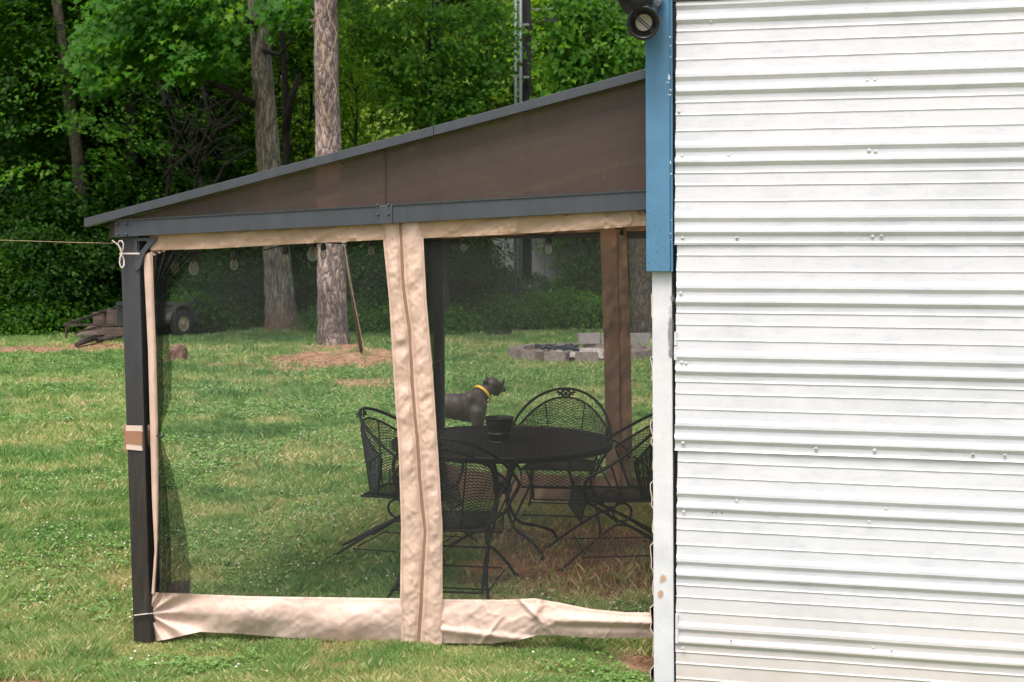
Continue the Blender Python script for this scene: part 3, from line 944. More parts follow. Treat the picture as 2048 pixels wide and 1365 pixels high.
# shrubs at the edge of the lawn
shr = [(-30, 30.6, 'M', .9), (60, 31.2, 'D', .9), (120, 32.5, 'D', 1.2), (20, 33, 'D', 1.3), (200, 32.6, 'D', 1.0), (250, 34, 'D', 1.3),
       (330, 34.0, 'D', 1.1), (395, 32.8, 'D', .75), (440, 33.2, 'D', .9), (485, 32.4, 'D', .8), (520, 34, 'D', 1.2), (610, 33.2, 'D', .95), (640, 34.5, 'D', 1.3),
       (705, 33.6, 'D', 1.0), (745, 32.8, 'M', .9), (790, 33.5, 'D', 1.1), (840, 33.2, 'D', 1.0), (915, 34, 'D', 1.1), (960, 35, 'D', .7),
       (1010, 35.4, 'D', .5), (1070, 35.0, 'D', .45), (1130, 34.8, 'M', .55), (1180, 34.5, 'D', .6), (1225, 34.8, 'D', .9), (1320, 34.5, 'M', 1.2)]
places = ['at the far left edge of the lawn', 'behind the bare clay bank', 'left of the trailer frame', 'under the left trees by the clay bank', 'behind the trailer frame rails',
          'behind the corner post of the gazebo', 'behind the trailer fender', 'just right of the trailer wheel', 'between the trailer and the maple, further right', 'touching the left side of the maple butt',
          'close behind the maple trunk', 'between the maple and the pine butt', 'close behind the pine trunk', 'right of the pine, by the leaning pole', 'right of the leaning pole',
          'behind the zipper panel on its left', 'behind the zipper panel on its right', 'right of the dark leaning trunk', 'in the shade left of the grey shed', 'before the left end of the grey shed',
          'before the grey shed under the utility pole', 'before the right part of the grey shed', 'behind the fire pit on its left', 'behind the upright blocks of the fire pit', 'at the right, behind the shed corner']
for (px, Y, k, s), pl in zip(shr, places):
    kk = {'M': S_MID, 'D': S_SHADED}[k]
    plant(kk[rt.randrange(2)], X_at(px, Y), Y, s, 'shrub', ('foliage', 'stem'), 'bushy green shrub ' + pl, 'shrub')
for i in range(30):
    px = -20 + 1380 * (i + rt.random()) / 30
    Y = rt.uniform(30.8, 32.2) + (1.6 if px > 900 else 0) - (.6 if px < 330 else 0)
    if 120 < px < 385: Y = 32.6
    if 500 < px < 630: Y = 33.4
    plant(S_LOW[rt.randrange(2)], X_at(px, Y), Y, rt.uniform(.7, 1.25), 'weed_clump', ('foliage', 'stem'), 'low leafy weed clump at the lawn edge ' + where(px), 'weeds', 'weed clumps along the edge of the woods')

# ---------------------------------------------------------------- single trees
def trunk_from_px(pts, Y, n=22, jit=.035, extra_up=6, sub=6):
    """pts: (px, py, width px); returns MB with a tapered, slightly irregular trunk"""
    P3 = [P(a, b, Y) for a, b, c in pts]; rr = [c / 2 / FPX * Y for a, b, c in pts]
    P3[0].z = -.05
    d = (P3[-1] - P3[-2]).normalized()
    P3.append(P3[-1] + d * extra_up); rr.append(rr[-1] * .6)
    pp, r2 = [], []
    for i in range(len(P3) - 1):
        for k in range(sub):
            t = k / sub
            pp.append(P3[i].lerp(P3[i + 1], t)); r2.append((rr[i] * (1 - t) + rr[i + 1] * t) * random.uniform(.98, 1.02))
    pp.append(P3[-1]); r2.append(rr[-1])
    mb = MB(); mb.tube(pp, r2, n, jit=jit)
    return mb, pp, r2
def high_crown(root, center, mat, Rr, H0, H1, seed, size=.16, nsp=200, name='crown'):
    me, cs = crown_mesh(name, M[mat], H=H1, base=H0, Rr=Rr, nsp=nsp, nleaf=40, size=size, seed=seed, shell=.3)
    o = mesh_obj(name, me, root); o.location = (center.x - root.location.x, center.y - root.location.y, 0)
    return o, cs
def rooted(name, loc, label, cat): return empty(name, loc, label, cat)
def part(mb, name, mat, root, **kw):
    o = mb.build(name, mat, None, **kw); under(o, root); return o

# pine
pr = rooted('pine_tree', (PINE.x, PINE.y, 0), 'tall straight pine with pinkish grey plated bark and bare stubs', 'tree')
mb, pp, r2 = trunk_from_px([(668, 712, 78), (667, 690, 66), (665, 640, 60), (662, 500, 55), (658, 350, 51), (654, 180, 48), (651, -10, 47)], PINE.y, 26, .05, 9)
part(mb, 'trunk', M['bark_pine'], pr, smooth=True)
st = MB()
st.tube([P(635, 45, PINE.y), P(622, 42, PINE.y - .2), P(615, 38, PINE.y - .3)], [.03, .02, .006], 6)
st.tube([P(634, 48, PINE.y), P(624, 52, PINE.y - .2), P(618, 58, PINE.y - .3)], [.025, .012, .004], 6)
st.tube([P(634, 40, PINE.y), P(626, 30, PINE.y - .2), P(620, 14, PINE.y - .25)], [.02, .01, .004], 6)
part(st, 'dead_stub', M['bark_pine'], pr)
vn = MB()
for s0 in range(3):
    pts = [P(640 + s0 * 12 + 9 * math.sin(k * .8 + s0 * 2), 250 - k * 14, PINE.y - .34 * 1.0) for k in range(19)]
    vn.tube(pts, .006, 5)
part(vn, 'climbing_vine', M['string'], pr)
high_crown(pr, PINE, 'leaf_dark', 3.0, 11, 19, 91, .13)

# maple with the broad leaves
mr_ = rooted('maple_tree', (MAPLE.x, MAPLE.y, 0), 'thick grey barked maple with broad lobed leaves, left of the pine', 'tree')
mb, pp, r2 = trunk_from_px([(572, 674, 108), (567, 657, 80), (562, 630, 64), (557, 560, 56), (550, 460, 52), (539, 340, 48), (529, 200, 43), (521, 90, 38), (511, -10, 32)], MAPLE.y, 24, .03, 7)
part(mb, 'trunk', M['bark_maple'], mr_, smooth=True)
br = MB()
Ym = MAPLE.y
br.tube([P(512, 212, Ym), P(470, 188, Ym - .8), P(430, 165, Ym - 1.6), P(380, 150, Ym - 2.4), P(320, 134, Ym - 3.2)], [.10, .085, .07, .045, .02], 8, jit=.1)
br.tube([P(520, 62, Ym), P(490, 40, Ym - .5), P(455, 5, Ym - 1.2), P(430, -40, Ym - 2)], [.10, .09, .07, .05], 8)
br.tube([P(520, 100, Ym), P(560, 110, Ym - .8), P(600, 60, Ym - 1.2)], [.06, .04, .02], 6)
br.tube([P(430, -40, Ym - 2), P(360, 0, Ym - 3), P(260, 60, Ym - 4), P(190, 130, Ym - 4.4)], [.05, .04, .025, .008], 6)
br.tube([P(455, 5, Ym - 1.2), P(400, 60, Ym - 3), P(300, 100, Ym - 3.8)], [.04, .03, .01], 6)
part(br, 'limb', M['bark_dark'], mr_, smooth=True)
def maple_leaves():
    r = np.random.default_rng(33)
    # sprays hang in tiers left of the trunk, nearer the camera
    rects = [(170, 300, 40, 120, 44), (230, 440, -40, 60, 74), (290, 450, 50, 130, 66), (330, 440, 120, 150, 16), (180, 240, 120, 175, 14), (540, 585, -50, 50, 12), (200, 420, -60, 10, 40), (575, 640, -30, 20, 8), (440, 470, -40, 90, 10)]
    cs = []
    for x0, x1, y0, y1, n in rects:
        for _ in range(n):
            cs.append(P(r.uniform(x0, x1), r.uniform(y0, y1), Ym - r.uniform(1.2, 5.0)))
    cs = np.array([tuple(c) for c in cs])
    ow = np.tile(np.array([[-.5, -.8, 0.05]]), (len(cs), 1)) + r.normal(0, .2, (len(cs), 3))
    V, rv = sprays(cs, ow, 38, .28 + .3 * r.random(len(cs)), .22, .15, MAPLE_SH, 34, up=.5)
    o = mesh_obj('crown', np_mesh('crown', V, len(MAPLE_SH), {'rnd': rv}, M['leaf_maple']))
    under(o, mr_)
    hc, _ = high_crown(mr_, MAPLE, 'leaf_mid', 4.5, 9.5, 17, 92, .18, 240, 'upper_crown')
maple_leaves()

# lichen trunk at left
l0 = G(172, 668); l0.y = 33.5
lt = rooted('lichen_tree', (X_at(172, 33.5), 33.5, 0), 'slender leaning tree with pale lichen patches on its trunk, far left', 'tree')
mb, pp, r2 = trunk_from_px([(176, 656, 34), (172, 560, 28), (165, 430, 26), (155, 310, 25), (138, 200, 23), (125, 90, 20), (112, -10, 18)], 33.5, 16, .06, 5)
part(mb, 'trunk', M['bark_lichen'], lt, smooth=True)
high_crown(lt, Vector((X_at(120, 33.5), 33.5, 0)), 'leaf_mid', 3.2, 3.4, 14, 93, .14, 330)
# dark straight trunk
dt = rooted('dark_tree', (X_at(268, 36), 36, 0), 'dark straight trunk half hidden in leaves above the gazebo eave', 'tree')
mb, pp, r2 = trunk_from_px([(270, 640, 30), (268, 400, 26), (262, 200, 24), (255, -10, 22)], 34.3, 12, .06, 5)
part(mb, 'trunk', M['bark_dark'], dt, smooth=True)
high_crown(dt, Vector((X_at(260, 36), 36.5, 0)), 'leaf_mid', 3.0, 5, 15, 94, .14, 260)
# forked dark trunk behind the maple
ft = rooted('forked_tree', (X_at(570, 33), 33, 0), 'dark forked tree rising close behind the maple', 'tree')
mb, pp, r2 = trunk_from_px([(572, 655, 26), (572, 430, 20), (573, 280, 15), (568, 120, 12), (560, -10, 10)], 32.3, 12, .06, 3)
mb.tube([P(570, 270, 32.3), P(582, 200, 32.2), P(598, 150, 32.1)], [.10, .085, .06], 8)
part(mb, 'trunk', M['bark_dark'], ft, smooth=True)
high_crown(ft, Vector((X_at(580, 33), 34, 0)), 'leaf_mid', 2.4, 7.5, 14, 95, .14, 120)
# leaning dark trunk above the roof
gt = rooted('leaning_tree', (X_at(893, 31), 31, 0), 'dark trunk leaning slightly right with ivy leaves, above the roof seam', 'tree')
mb, pp, r2 = trunk_from_px([(897, 682, 60), (888, 660, 36), (880, 560, 30), (870, 400, 25), (848, 250, 22), (856, 150, 22), (868, 60, 24), (880, -10, 24)], 31, 16, .08, 5)
mb.tube([P(860, 120, 31), P(900, 135, 30.6), P(960, 165, 30.2)], [.06, .035, .01], 6)
part(mb, 'trunk', M['bark_dark'], gt, smooth=True)
def wrapped(root, pxs, Y, mat, n, seed, size=.12, spread=26, shape=OVAL, nl=26, rad=.35):
    r = np.random.default_rng(seed)
    cs = []
    for _ in range(n):
        a, b = pxs[r.integers(len(pxs))]
        cs.append(tuple(P(a + r.normal(0, spread), b + r.normal(0, spread), Y - r.uniform(.2, 1.4))))
    cs = np.array(cs)
    ow = np.tile(np.array([[0, -1, 0.05]]), (len(cs), 1)) + r.normal(0, .35, (len(cs), 3))
    V, rv = sprays(cs, ow, nl, rad * (.6 + .8 * r.random(len(cs))), .3, size, shape, seed + 1, up=.5)
    o = mesh_obj('crown', np_mesh('crown', V, len(shape), {'rnd': rv}, M[mat])); under(o, root)
    return o
wrapped(gt, [(740, 30), (790, 60), (720, 60), (900, 40), (950, 60), (980, 30), (930, 110), (860, 160), (880, 200), (820, 130), (760, 110), (900, 170), (820, 200), (960, 150), (860, 20), (1000, 90)], 31, 'leaf_mid', 190, 51, .13, 30)
# vine covered tree at right
vt = rooted('vine_tree', (X_at(1283, 30), 30, 0), 'vine covered trunk at the right, behind the fire pit and the lamp', 'tree')
mb, pp, r2 = trunk_from_px([(1292, 690, 62), (1288, 650, 52), (1284, 560, 48), (1278, 470, 46), (1268, 250, 44), (1255, 120, 42), (1245, -10, 40)], 30, 18, .07, 6)
part(mb, 'trunk', M['bark_lichen'], vt, smooth=True)
wrapped(vt, [(1130, 60), (1180, 90), (1210, 40), (1150, 120), (1200, 150), (1240, 110), (1270, 90), (1285, 130), (1160, 20), (1120, 150), (1240, 60), (1215, 10)], 29.4, 'leaf_mid', 120, 53, .15, 20)
tw = MB()
for a in ((1130, 30, 1225, 5), (1190, 105, 1230, 75), (1160, 110, 1215, 88), (1150, 75, 1200, 55)):
    tw.tube([P(a[0], a[1], 28.6), P((a[0] + a[2]) / 2, (a[1] + a[3]) / 2 + 6, 28.7), P(a[2], a[3], 28.8)], [.006, .01, .012], 5)
part(tw, 'vine_stem', M['string'], vt)

# tangle of bare branches
bt = rooted('bare_tree', (X_at(400, 33.2), 33.2, 0), 'tangled bare dark branches of a dead tree left of the maple', 'tree')
mb = MB(); rd = random.Random(12)
main = [[(360, 640), (365, 480), (400, 330), (440, 250), (480, 200)], [(430, 640), (420, 450), (395, 330), (370, 230), (345, 150)], [(330, 420), (345, 310), (380, 230)], [(400, 430), (450, 330), (500, 300)], [(330, 350), (400, 290), (470, 240)], [(390, 330), (420, 250), (405, 170)], [(360, 260), (330, 210), (320, 150)]]
for ln in main:
    mb.tube([P(a, b, 32.8 + rd.uniform(-.6, .6)) for a, b in ln], [.06, .05, .035, .025, .012][:len(ln)], 6)
for _ in range(90):
    ln = rd.choice(main); a, b = ln[rd.randrange(len(ln) - 1)]
    a += rd.uniform(-25, 25); b += rd.uniform(-50, 20); Y = 32.8 + rd.uniform(-1, .6)
    an = rd.uniform(-2.9, -.2); L = rd.uniform(30, 90)
    c = (a + L * math.cos(an) * .5, b + L * math.sin(an) * .5 + rd.uniform(-10, 10)); e = (a + L * math.cos(an), b + L * math.sin(an) + rd.uniform(-15, 15))
    mb.tube([P(a, b, Y), P(*c, Y), P(*e, Y)], [.02, .012, .004], 4)
part(mb, 'branches', M['bark_dark'], bt)

# ---------------------------------------------------------------- utility pole, cable
up_ = rooted('utility_pole', (X_at(1054, 33.6), 33.6, 0), 'black utility pole with pale conduits running up its left side', 'pole')
mb = MB(); mb.tube([P(1054, 560, 33.6), P(1054, 300, 33.6), P(1053, -120, 33.6)], [.115, .11, .105], 14)
mb.v = [(x, y, max(z, -.1)) for x, y, z in mb.v]
part(mb, 'pole_shaft', M['pole_wood'], up_, smooth=True)
mb = MB()
for a in (1031, 1041):
    mb = MB(); mb.tube([P(a, 640, 33.3), P(a + .5, 200, 33.3), P(a, -100, 33.3)], .042, 8)
    part(mb, 'conduit', M['conduit'], up_, smooth=True)
for y_ in (50, 155):
    mb = MB(); mb.box(P(1043, y_, 33.4), (.38, .1, .05)); part(mb, 'conduit_clamp', M['plate'], up_)
cb = rooted('overhead_cable', tuple(P(1063, 25, 32.9)), 'pale overhead cable sagging right from the utility pole', 'cable')
mb = MB(); mb.tube([P(a, b, 32.9) for a, b in ((1062, 17), (1070, 20), (1100, 18), (1124, 17), (1135, 22), (1150, 27), (1175, 26), (1215, 22), (1260, 12))], .02, 6)
part(mb, 'wire', M['plate'], cb)
mb = MB(); mb.tube([P(1062, 42, 32.9), P(1100, 44, 32.9), P(1140, 46, 32.9), (P(1200, 46, 32.9))], .012, 6)
part(mb, 'lower_wire', M['black_cable'], cb)
mb = MB(); mb.box(P(1106, 41, 32.9), (.36, .12, .12)); mb.box(P(1127, 36, 32.85), (.2, .02, .02))
part(mb, 'splice_case', M['black_cable'], cb)

# far grey ribbed shed
sh = rooted('ribbed_metal_shed', (X_at(1100, 37), 37, 0), 'grey ribbed metal shed half hidden in the shade of the woods', 'shed')
mb = MB()
x0, x1 = X_at(985, 37), X_at(1235, 37)
xx = x0
prof = []
while xx < x1:
    prof += [(xx, 0), (xx + .22, 0), (xx + .26, -.05), (xx + .32, -.05), (xx + .36, 0)]
    xx += .36
rows = [[(a, 37 + b, z) for a, b in prof] for z in (0, 3.4)]
mb.grid(rows)
mb.frame_box((x0, 37.1, 0), (x1 - x0, 0, 0), (0, 4, 0), (0, 0, 3.35))
part(mb, 'wall', M['shed_grey'], sh)
mb = MB(); mb.frame_box((x0 - .3, 36.6, 3.41), (x1 - x0 + .6, 0, 0), (0, 5.8, .5), (0, 0, .08))
part(mb, 'roof', M['rust'], sh)

# leaning pole beside the pine, hanging vine
lp = rooted('leaning_pole', tuple(G(724, 712)), 'thin weathered pole leaning towards the pine trunk', 'pole')
mb = MB(); a = G(724, 712); b = P(688, 488, 23.0)
mb.tube([a, a.lerp(b, .5), b], [.034, .031, .028], 8)
part(mb, 'pole_shaft', M['oldboard'], lp, smooth=True)
mb = MB(); mb.ball(b, (.05, .05, .07)); part(mb, 'pole_cap', M['concrete2'], lp)
mb = MB()
mb.tube([P(*q, 11.0) for q in ((688, 486), (700, 560), (716, 640), (728, 700), (733, 760), (742, 800), (760, 822), (792, 842))], .004, 5)
o = mb.build('dangling_cord', M['string']); tag(o, 'thin tan cord dangling behind the netting left of the zipper panel', 'cord')

# ---------------------------------------------------------------- shed facade
bd = rooted('white_metal_shed', (.72, 6.4, 0), 'white corrugated metal shed with blue corner trim at the right', 'shed')
Y0 = F(1400, 500).y
def zpx(y):                       # height on the facade seen at x=1400
    return F(1400, y).z
LINES_Z = []
PER = (zpx(163.5) - zpx(1264)) / 8.0
ZREF = zpx(717)
pxm = PER / 138.0
def rib_profile(ztop, zbot):
    """list of (z, outward) from top to bottom"""
    pts = []
    base = [(-16, 0), (-9, .011), (-3, .011), (5, 0), (14, 0), (21, .013), (25, .013), (33, 0), (43, 0), (46, .0036), (49, 0), (67, 0), (70, .0036), (73, 0), (98, 0), (101, .0036), (104, 0)]
    for k in range(-12, 14):
        for a, o_ in base:
            z = ZREF - (k * 138 + a) * pxm
            pts.append((z, o_))
    pts = [p_ for p_ in pts if zbot <= p_[0] <= ztop]
    return [(ztop, pts[0][1])] + pts + [(zbot, pts[-1][1])]
def sheet(name, x_left, ytop, ybot, off, seed, mat, label=None):
    prof = rib_profile(zpx(ytop), zpx(ybot))
    u0 = (F(x_left, 700) - FO).dot(FE); u1 = u0 + 2.6
    rr = random.Random(seed)
    nu = 90
    rows = []
    us = [u0 + (u1 - u0) * i / nu for i in range(nu + 1)]
    U = np.array(us)
    for z, o_ in prof:
        wob = (fbm(U, np.full_like(U, z), .28, seed) - .5) * .006 + (fbm(U, np.full_like(U, z), .9, seed + 3) - .5) * .008
        zw = (fbm(U, np.full_like(U, z * 3), .5, seed + 6) - .5) * .004
        if z == prof[-1][0]: wob = wob + .003
        e = [rr.uniform(-.0025, .0025)] + [0] * nu
        rows.append([FO + FE * (u + e[i]) + FN * (off + o_ + float(wob[i])) + Vector((0, 0, z + float(zw[i]))) for i, u in enumerate(us)])
    mb = MB(); mb.grid(rows)
    o = part(mb, name, mat, bd, smooth=False, solid=.0018)
    for p_ in o.data.polygons: p_.use_smooth = True
    md = o.modifiers.new('e', 'EDGE_SPLIT'); md.split_angle = R(14)
    return o
s1 = sheet('siding_sheet', 1349, 3, 490, .030, 201, M['siding'])
s2 = sheet('siding_sheet', 1353, 470, 901, .024, 202, M['siding'])
s3 = sheet('siding_sheet', 1358, 886, 1480, .018, 203, M['siding'])
# siding above the dark line, out of the frame
mb = MB()
u0 = (F(1350, 700) - FO).dot(FE)
def fbox(mb, ua, ub, za, zb, oa, ob):
    mb.frame_box(FO + FE * ua + FN * oa + Vector((0, 0, za)), FE * (ub - ua), FN * (ob - oa), Vector((0, 0, zb - za)))
def U(px): return (F(px, 700) - FO).dot(FE)
zt = zpx(0)
fbox(mb, U(1343), U(1352) + 3, zt - .012, zt + .02, -.02, .045)
part(mb, 'drip_edge', M['dark_gap'], bd)
mb = MB(); fbox(mb, U(1343), U(1352) + 3, zt + .025, zt + 1.0, -.02, .03)
part(mb, 'upper_wall', M['siding'], bd)
mb = MB(); fbox(mb, U(1349), U(1352) + 3, -.1, zt + 1.0, -.12, -.03)
part(mb, 'door_frame', M['dark_gap'], bd)
# white corner post (leans a touch)
def quad_board(mb, a0, a1, b0, b1, oa, ob):
    """a0,a1 top-left/top-right px; b0,b1 bottom; offsets back/front"""
    q = [F(*a0, oa), F(*a1, oa), F(*b1, oa), F(*b0, oa)]
    q2 = [v + FN * (ob - oa) for v in q]
    mb.add(q + q2, [(0, 1, 2, 3), (7, 6, 5, 4), (0, 4, 5, 1), (1, 5, 6, 2), (2, 6, 7, 3), (3, 7, 4, 0)])
mb = MB(); quad_board(mb, (1310, 520), (1349, 520), (1314, 1420), (1354, 1420), -.10, .012)
part(mb, 'corner_post', M['white_post'], bd, bevel=.004)
mb = MB()
quad_board(mb, (1295, -40), (1343, -40), (1297, 543), (1344, 543), -.03, .05)
part(mb, 'blue_trim', M['blue'], bd, bevel=.003)
mb = MB()
quad_board(mb, (1343.3, -40), (1348, -40), (1344.3, 543), (1349, 543), -.03, .038)
part(mb, 'trim_flange', M['blue'], bd)
# paint chips on the trim
M['chip'] = simple('paint_chip', (.60, .64, .68), .6, 0, .2, 60)
mb = MB(); rd = random.Random(3)
for (cx, cy, cw, chh) in ((1340, 74, 4, 5), (1341, 92, 3, 4), (1341, 114, 3, 3), (1338, 155, 5, 12), (1336, 165, 9, 3), (1341, 180, 4, 5), (1339, 190, 8, 3), (1341, 325, 3, 9), (1342, 348, 5, 3), (1342, 440, 2, 3), (1341, 467, 2, 4), (1342, 480, 2, 2)):
    pts = [F(cx + cw / 2 * math.cos(a) * rd.uniform(.6, 1.2), cy + chh / 2 * math.sin(a) * rd.uniform(.6, 1.2), .0512) for a in [k * 2 * math.pi / 9 for k in range(9)]]
    mb = MB(); mb.add(pts, [tuple(range(8, -1, -1))]); part(mb, 'paint_chip', M['chip'], bd)
# smears and rust on the white post
M['smear'] = simple('grey_smear', (.34, .35, .37), .6, 0, .3, 25)
M['rustspot'] = simple('rust_spot', (.62, .42, .24), .8, 0, .3, 40)
def soft_spot(name, col, pxs, off):
    m, t, b, o = new_mat(name)
    b.inputs['Base Color'].default_value = (*col, 1); b.inputs['Roughness'].default_value = .7
    tc = N(t, 'ShaderNodeTexCoord'); sp = N(t, 'ShaderNodeVectorMath', operation='DISTANCE'); sp.inputs[1].default_value = (.5, .5, 0)
    t.links.new(tc.outputs['UV'], sp.inputs[0])
    nz = noise(t, mapping(t), 40, 4)
    ad = N(t, 'ShaderNodeMath', operation='MULTIPLY_ADD'); ad.inputs[1].default_value = .5
    t.links.new(nz.outputs['Fac'], ad.inputs[0]); t.links.new(sp.outputs['Value'], ad.inputs[2])
    mr = N(t, 'ShaderNodeMapRange'); mr.inputs[1].default_value = .42; mr.inputs[2].default_value = .68; mr.inputs[3].default_value = .6; mr.inputs[4].default_value = 0
    t.links.new(ad.outputs[0], mr.inputs[0])
    tr = N(t, 'ShaderNodeBsdfTransparent'); ms = N(t, 'ShaderNodeMixShader')
    t.links.new(mr.outputs[0], ms.inputs[0]); t.links.new(tr.outputs[0], ms.inputs[1]); t.links.new(b.outputs[0], ms.inputs[2]); t.links.new(ms.outputs[0], o.inputs[0])
    mb = MB()
    for x0_, y0_, x1_, y1_ in pxs:
        mb.add([F(x0_, y0_, off), F(x1_, y0_, off), F(x1_, y1_, off), F(x0_, y1_, off)], [(3, 2, 1, 0)])
    o2 = part(mb, name, m, bd)
    uv = o2.data.uv_layers.new(name='UVMap')
    cs = [(0, 1), (1, 1), (1, 0), (0, 0)]
    for li, lp_ in enumerate(o2.data.loops):
        uv.data[li].uv = cs[lp_.vertex_index % 4]
soft_spot('grey_smear', (.22, .23, .25), [(1333, 600, 1349, 730), (1338, 588, 1352, 610), (1334, 690, 1350, 722)], .0135)
soft_spot('rust_stain', (.55, .33, .15), [(1316, 1145, 1336, 1172), (1312, 1178, 1330, 1200)], .0135)
# hinges
for (cx, y0_, y1_) in ((1351.5, 664, 720), (1354, 1229, 1286)):
    mb = MB()
    ym = (y0_ + y1_) / 2
    a, b = F(cx, y0_, .028), F(cx, y1_, .028)
    mb.tube([a, a.lerp(b, .48)], .0075, 10); mb.tube([a.lerp(b, .52), b], .0082, 10)
    h = part(mb, 'hinge', M['white_post'], bd, smooth=False)
# screws
sp_px = [(1357, 37), (1448, 33), (1422, 43), (1733, 16), (1749, 17), (1735, 161), (1750, 160), (1452, 174), (1358, 223), (1364, 312), (1457, 311), (1738, 301), (1751, 303), (1365, 476), (1474, 477), (1745, 473), (1763, 473), (1361, 587), (1363, 725), (1372, 727), (1366, 886), (1632, 898), (1749, 901), (1946, 910), (2010, 912), (1367, 1024), (1473, 1002), (1772, 1018), (1739, 1044), (1462, 1280), (1747, 1296), (1783, 1301), (1366, 1297)]
smb = MB(); smb.lathe([(.009, 0), (.009, .001), (.0045, .0015), (.0045, .005), (.0, .006)], n=10)
smesh = smb.mesh('screw', M['screw_paint'], False)
q = FN.to_track_quat('Z', 'Y')
for (a, b) in sp_px:
    o = bpy.data.objects.new('screw', smesh); COL.objects.link(o)
    o.location = F(a, b, .034); o.rotation_mode = 'QUATERNION'; o.rotation_quaternion = q
    o.parent = bd; o.matrix_parent_inverse = Matrix.Translation(bd.location).inverted()
# dark nail holes
mb = MB()
for (a, b) in ((1474, 477), (1763, 473), (1946, 910), (2010, 912), (1350, 912), (1632, 899), (1425, 1026), (1432, 1025), (1444, 1027)):
    c = F(a, b, .041)
    pts = [c + FE * .004 * math.cos(k) + Vector((0, 0, .003 * math.sin(k))) for k in [j * 6.283 / 7 for j in range(7)]]
    mb = MB(); mb.add(pts, [tuple(range(6, -1, -1))]); part(mb, 'nail_hole', M['dark_gap'], bd)
# side wall, its ragged corrugated end seen at the corner
SD = Vector((.24, 1, 0)).normalized()
def side_wall():
    rd = random.Random(8)
    prof = []
    z = zpx(548); zb = -.1
    while z > zb:
        prof += [(z, 0), (z - .03, .002), (z - .055, -.014), (z - .075, -.010), (z - .10, .012), (z - .13, .010), (z - .17, .004), (z - .20, .010), (z - .235, -.006)]
        z -= .30
    rows = []
    for k in range(2):
        row_ = []
        for z, o_ in prof:
            if z < zb: z = zb
            jx = rd.uniform(-.003, .003)
            base = F(1305.5 + 4.5 * (zpx(548) - z) / zpx(548), 700, 0) ; base.z = 0
            row_.append(base - FE * (o_ + jx) + SD * (k * 5.0) - SD * (0 if k else -.01) + Vector((0, 0, z)))
        rows.append(row_)
    mb = MB(); mb.grid(rows)
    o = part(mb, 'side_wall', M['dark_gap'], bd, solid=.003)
    # torn pale edge
    mb = MB(); mb.tube([p_ + FN * .002 for p_ in rows[0]], .0028, 5)
    part(mb, 'sheet_edge', M['pale_band'], bd)
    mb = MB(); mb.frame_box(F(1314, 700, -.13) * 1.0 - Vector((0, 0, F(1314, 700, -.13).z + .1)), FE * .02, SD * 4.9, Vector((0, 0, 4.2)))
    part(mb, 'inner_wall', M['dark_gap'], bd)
side_wall()

# ---------------------------------------------------------------- flood lamp on the trim
fl = rooted('flood_lamp', tuple(F(1312, 30, .06)), 'round flood lamp in a dark cylindrical housing on the blue trim', 'lamp')
c = F(1287, 46, .20); tow = (Vector((-.35, 0, CAM_H - .15)) - c).normalized()
q = tow
mb = MB()
mb.lathe([(.0, -.16), (.035, -.155), (.055, -.12), (.064, -.05), (.066, .0)], c, 28, q)
part(mb, 'housing', M['hood'], fl, smooth=True)
mb = MB(); mb.lathe([(.066, -.005), (.074, -.002), (.076, .008), (.072, .016), (.064, .016), (.060, .006), (.058, -.01), (.050, -.014), (.048, -.02), (.038, -.028)], c, 36, q)
M['gloss_black'] = simple('gloss_black', (.012, .012, .014), .22)
part(mb, 'rim', M['gloss_black'], fl, smooth=True)
mb = MB(); mb.lathe([(.038, -.028), (.036, -.022), (.028, -.034), (.020, -.040), (0, -.044)], c, 28, q)
part(mb, 'reflector', M['lamp_white'], fl, smooth=True)
side = q.cross(Vector((0, 0, 1))).normalized(); upv = side.cross(q).normalized()
for s_ in (-.005, .005):
    mb = MB()
    d_ = (side * .75 + upv * .66).normalized(); n_ = (side * -.66 + upv * .75).normalized()
    mb.tube([c + d_ * .060 + q * .008 + n_ * s_, c + n_ * s_ + q * .004, c - d_ * .060 + q * .008 + n_ * s_], .0028, 6)
    part(mb, 'guard_wire', M['gloss_black'], fl)
mb = MB(); mb.bar(F(1305, -10, .16), c - q * .08 + Vector((.02, 0, .05)), .022, .01)
mb.bar(F(1318, -6, .06), F(1306, 14, .17), .05, .006)
part(mb, 'bracket', M['plate'], fl)
mb = MB(); mb.tube([F(1322, -10, .07), F(1320, 10, .075), F(1314, 30, .09), F(1303, 26, .14)], .0035, 6)
part(mb, 'wire', M['black_cable'], fl)
fb = rooted('black_lamp_hood', tuple(F(1262, -10, .22)), 'black cone shaped lamp hood left of the round flood lamp', 'lamp')
mb = MB(); ax = (F(1232, 14, .26) - F(1310, -26, .16)).normalized()
mb.lathe([(.0, -.16), (.035, -.15), (.05, -.08), (.062, .0), (.064, .03), (.058, .03), (.03, .0), (0, -.01)], F(1262, 0, .22), 26, ax)
part(mb, 'hood', M['hood'], fb, smooth=True)
mb = MB(); mb.tube([F(1312, -20, .10), F(1290, -22, .16), F(1278, -14, .2)], .012, 8)
part(mb, 'arm', M['hood'], fb)

# ---------------------------------------------------------------- gazebo frame
BL = Vector((-.604, 10.6, 0))        # back left post foot
gz = rooted('gazebo', (F(270, 1285, -.14).x, F(270, 1285, -.14).y, 0), 'dark grey lean-to gazebo with smoked polycarbonate roof against the shed', 'gazebo')
GO = -.14                               # gazebo front plane, behind the shed facade
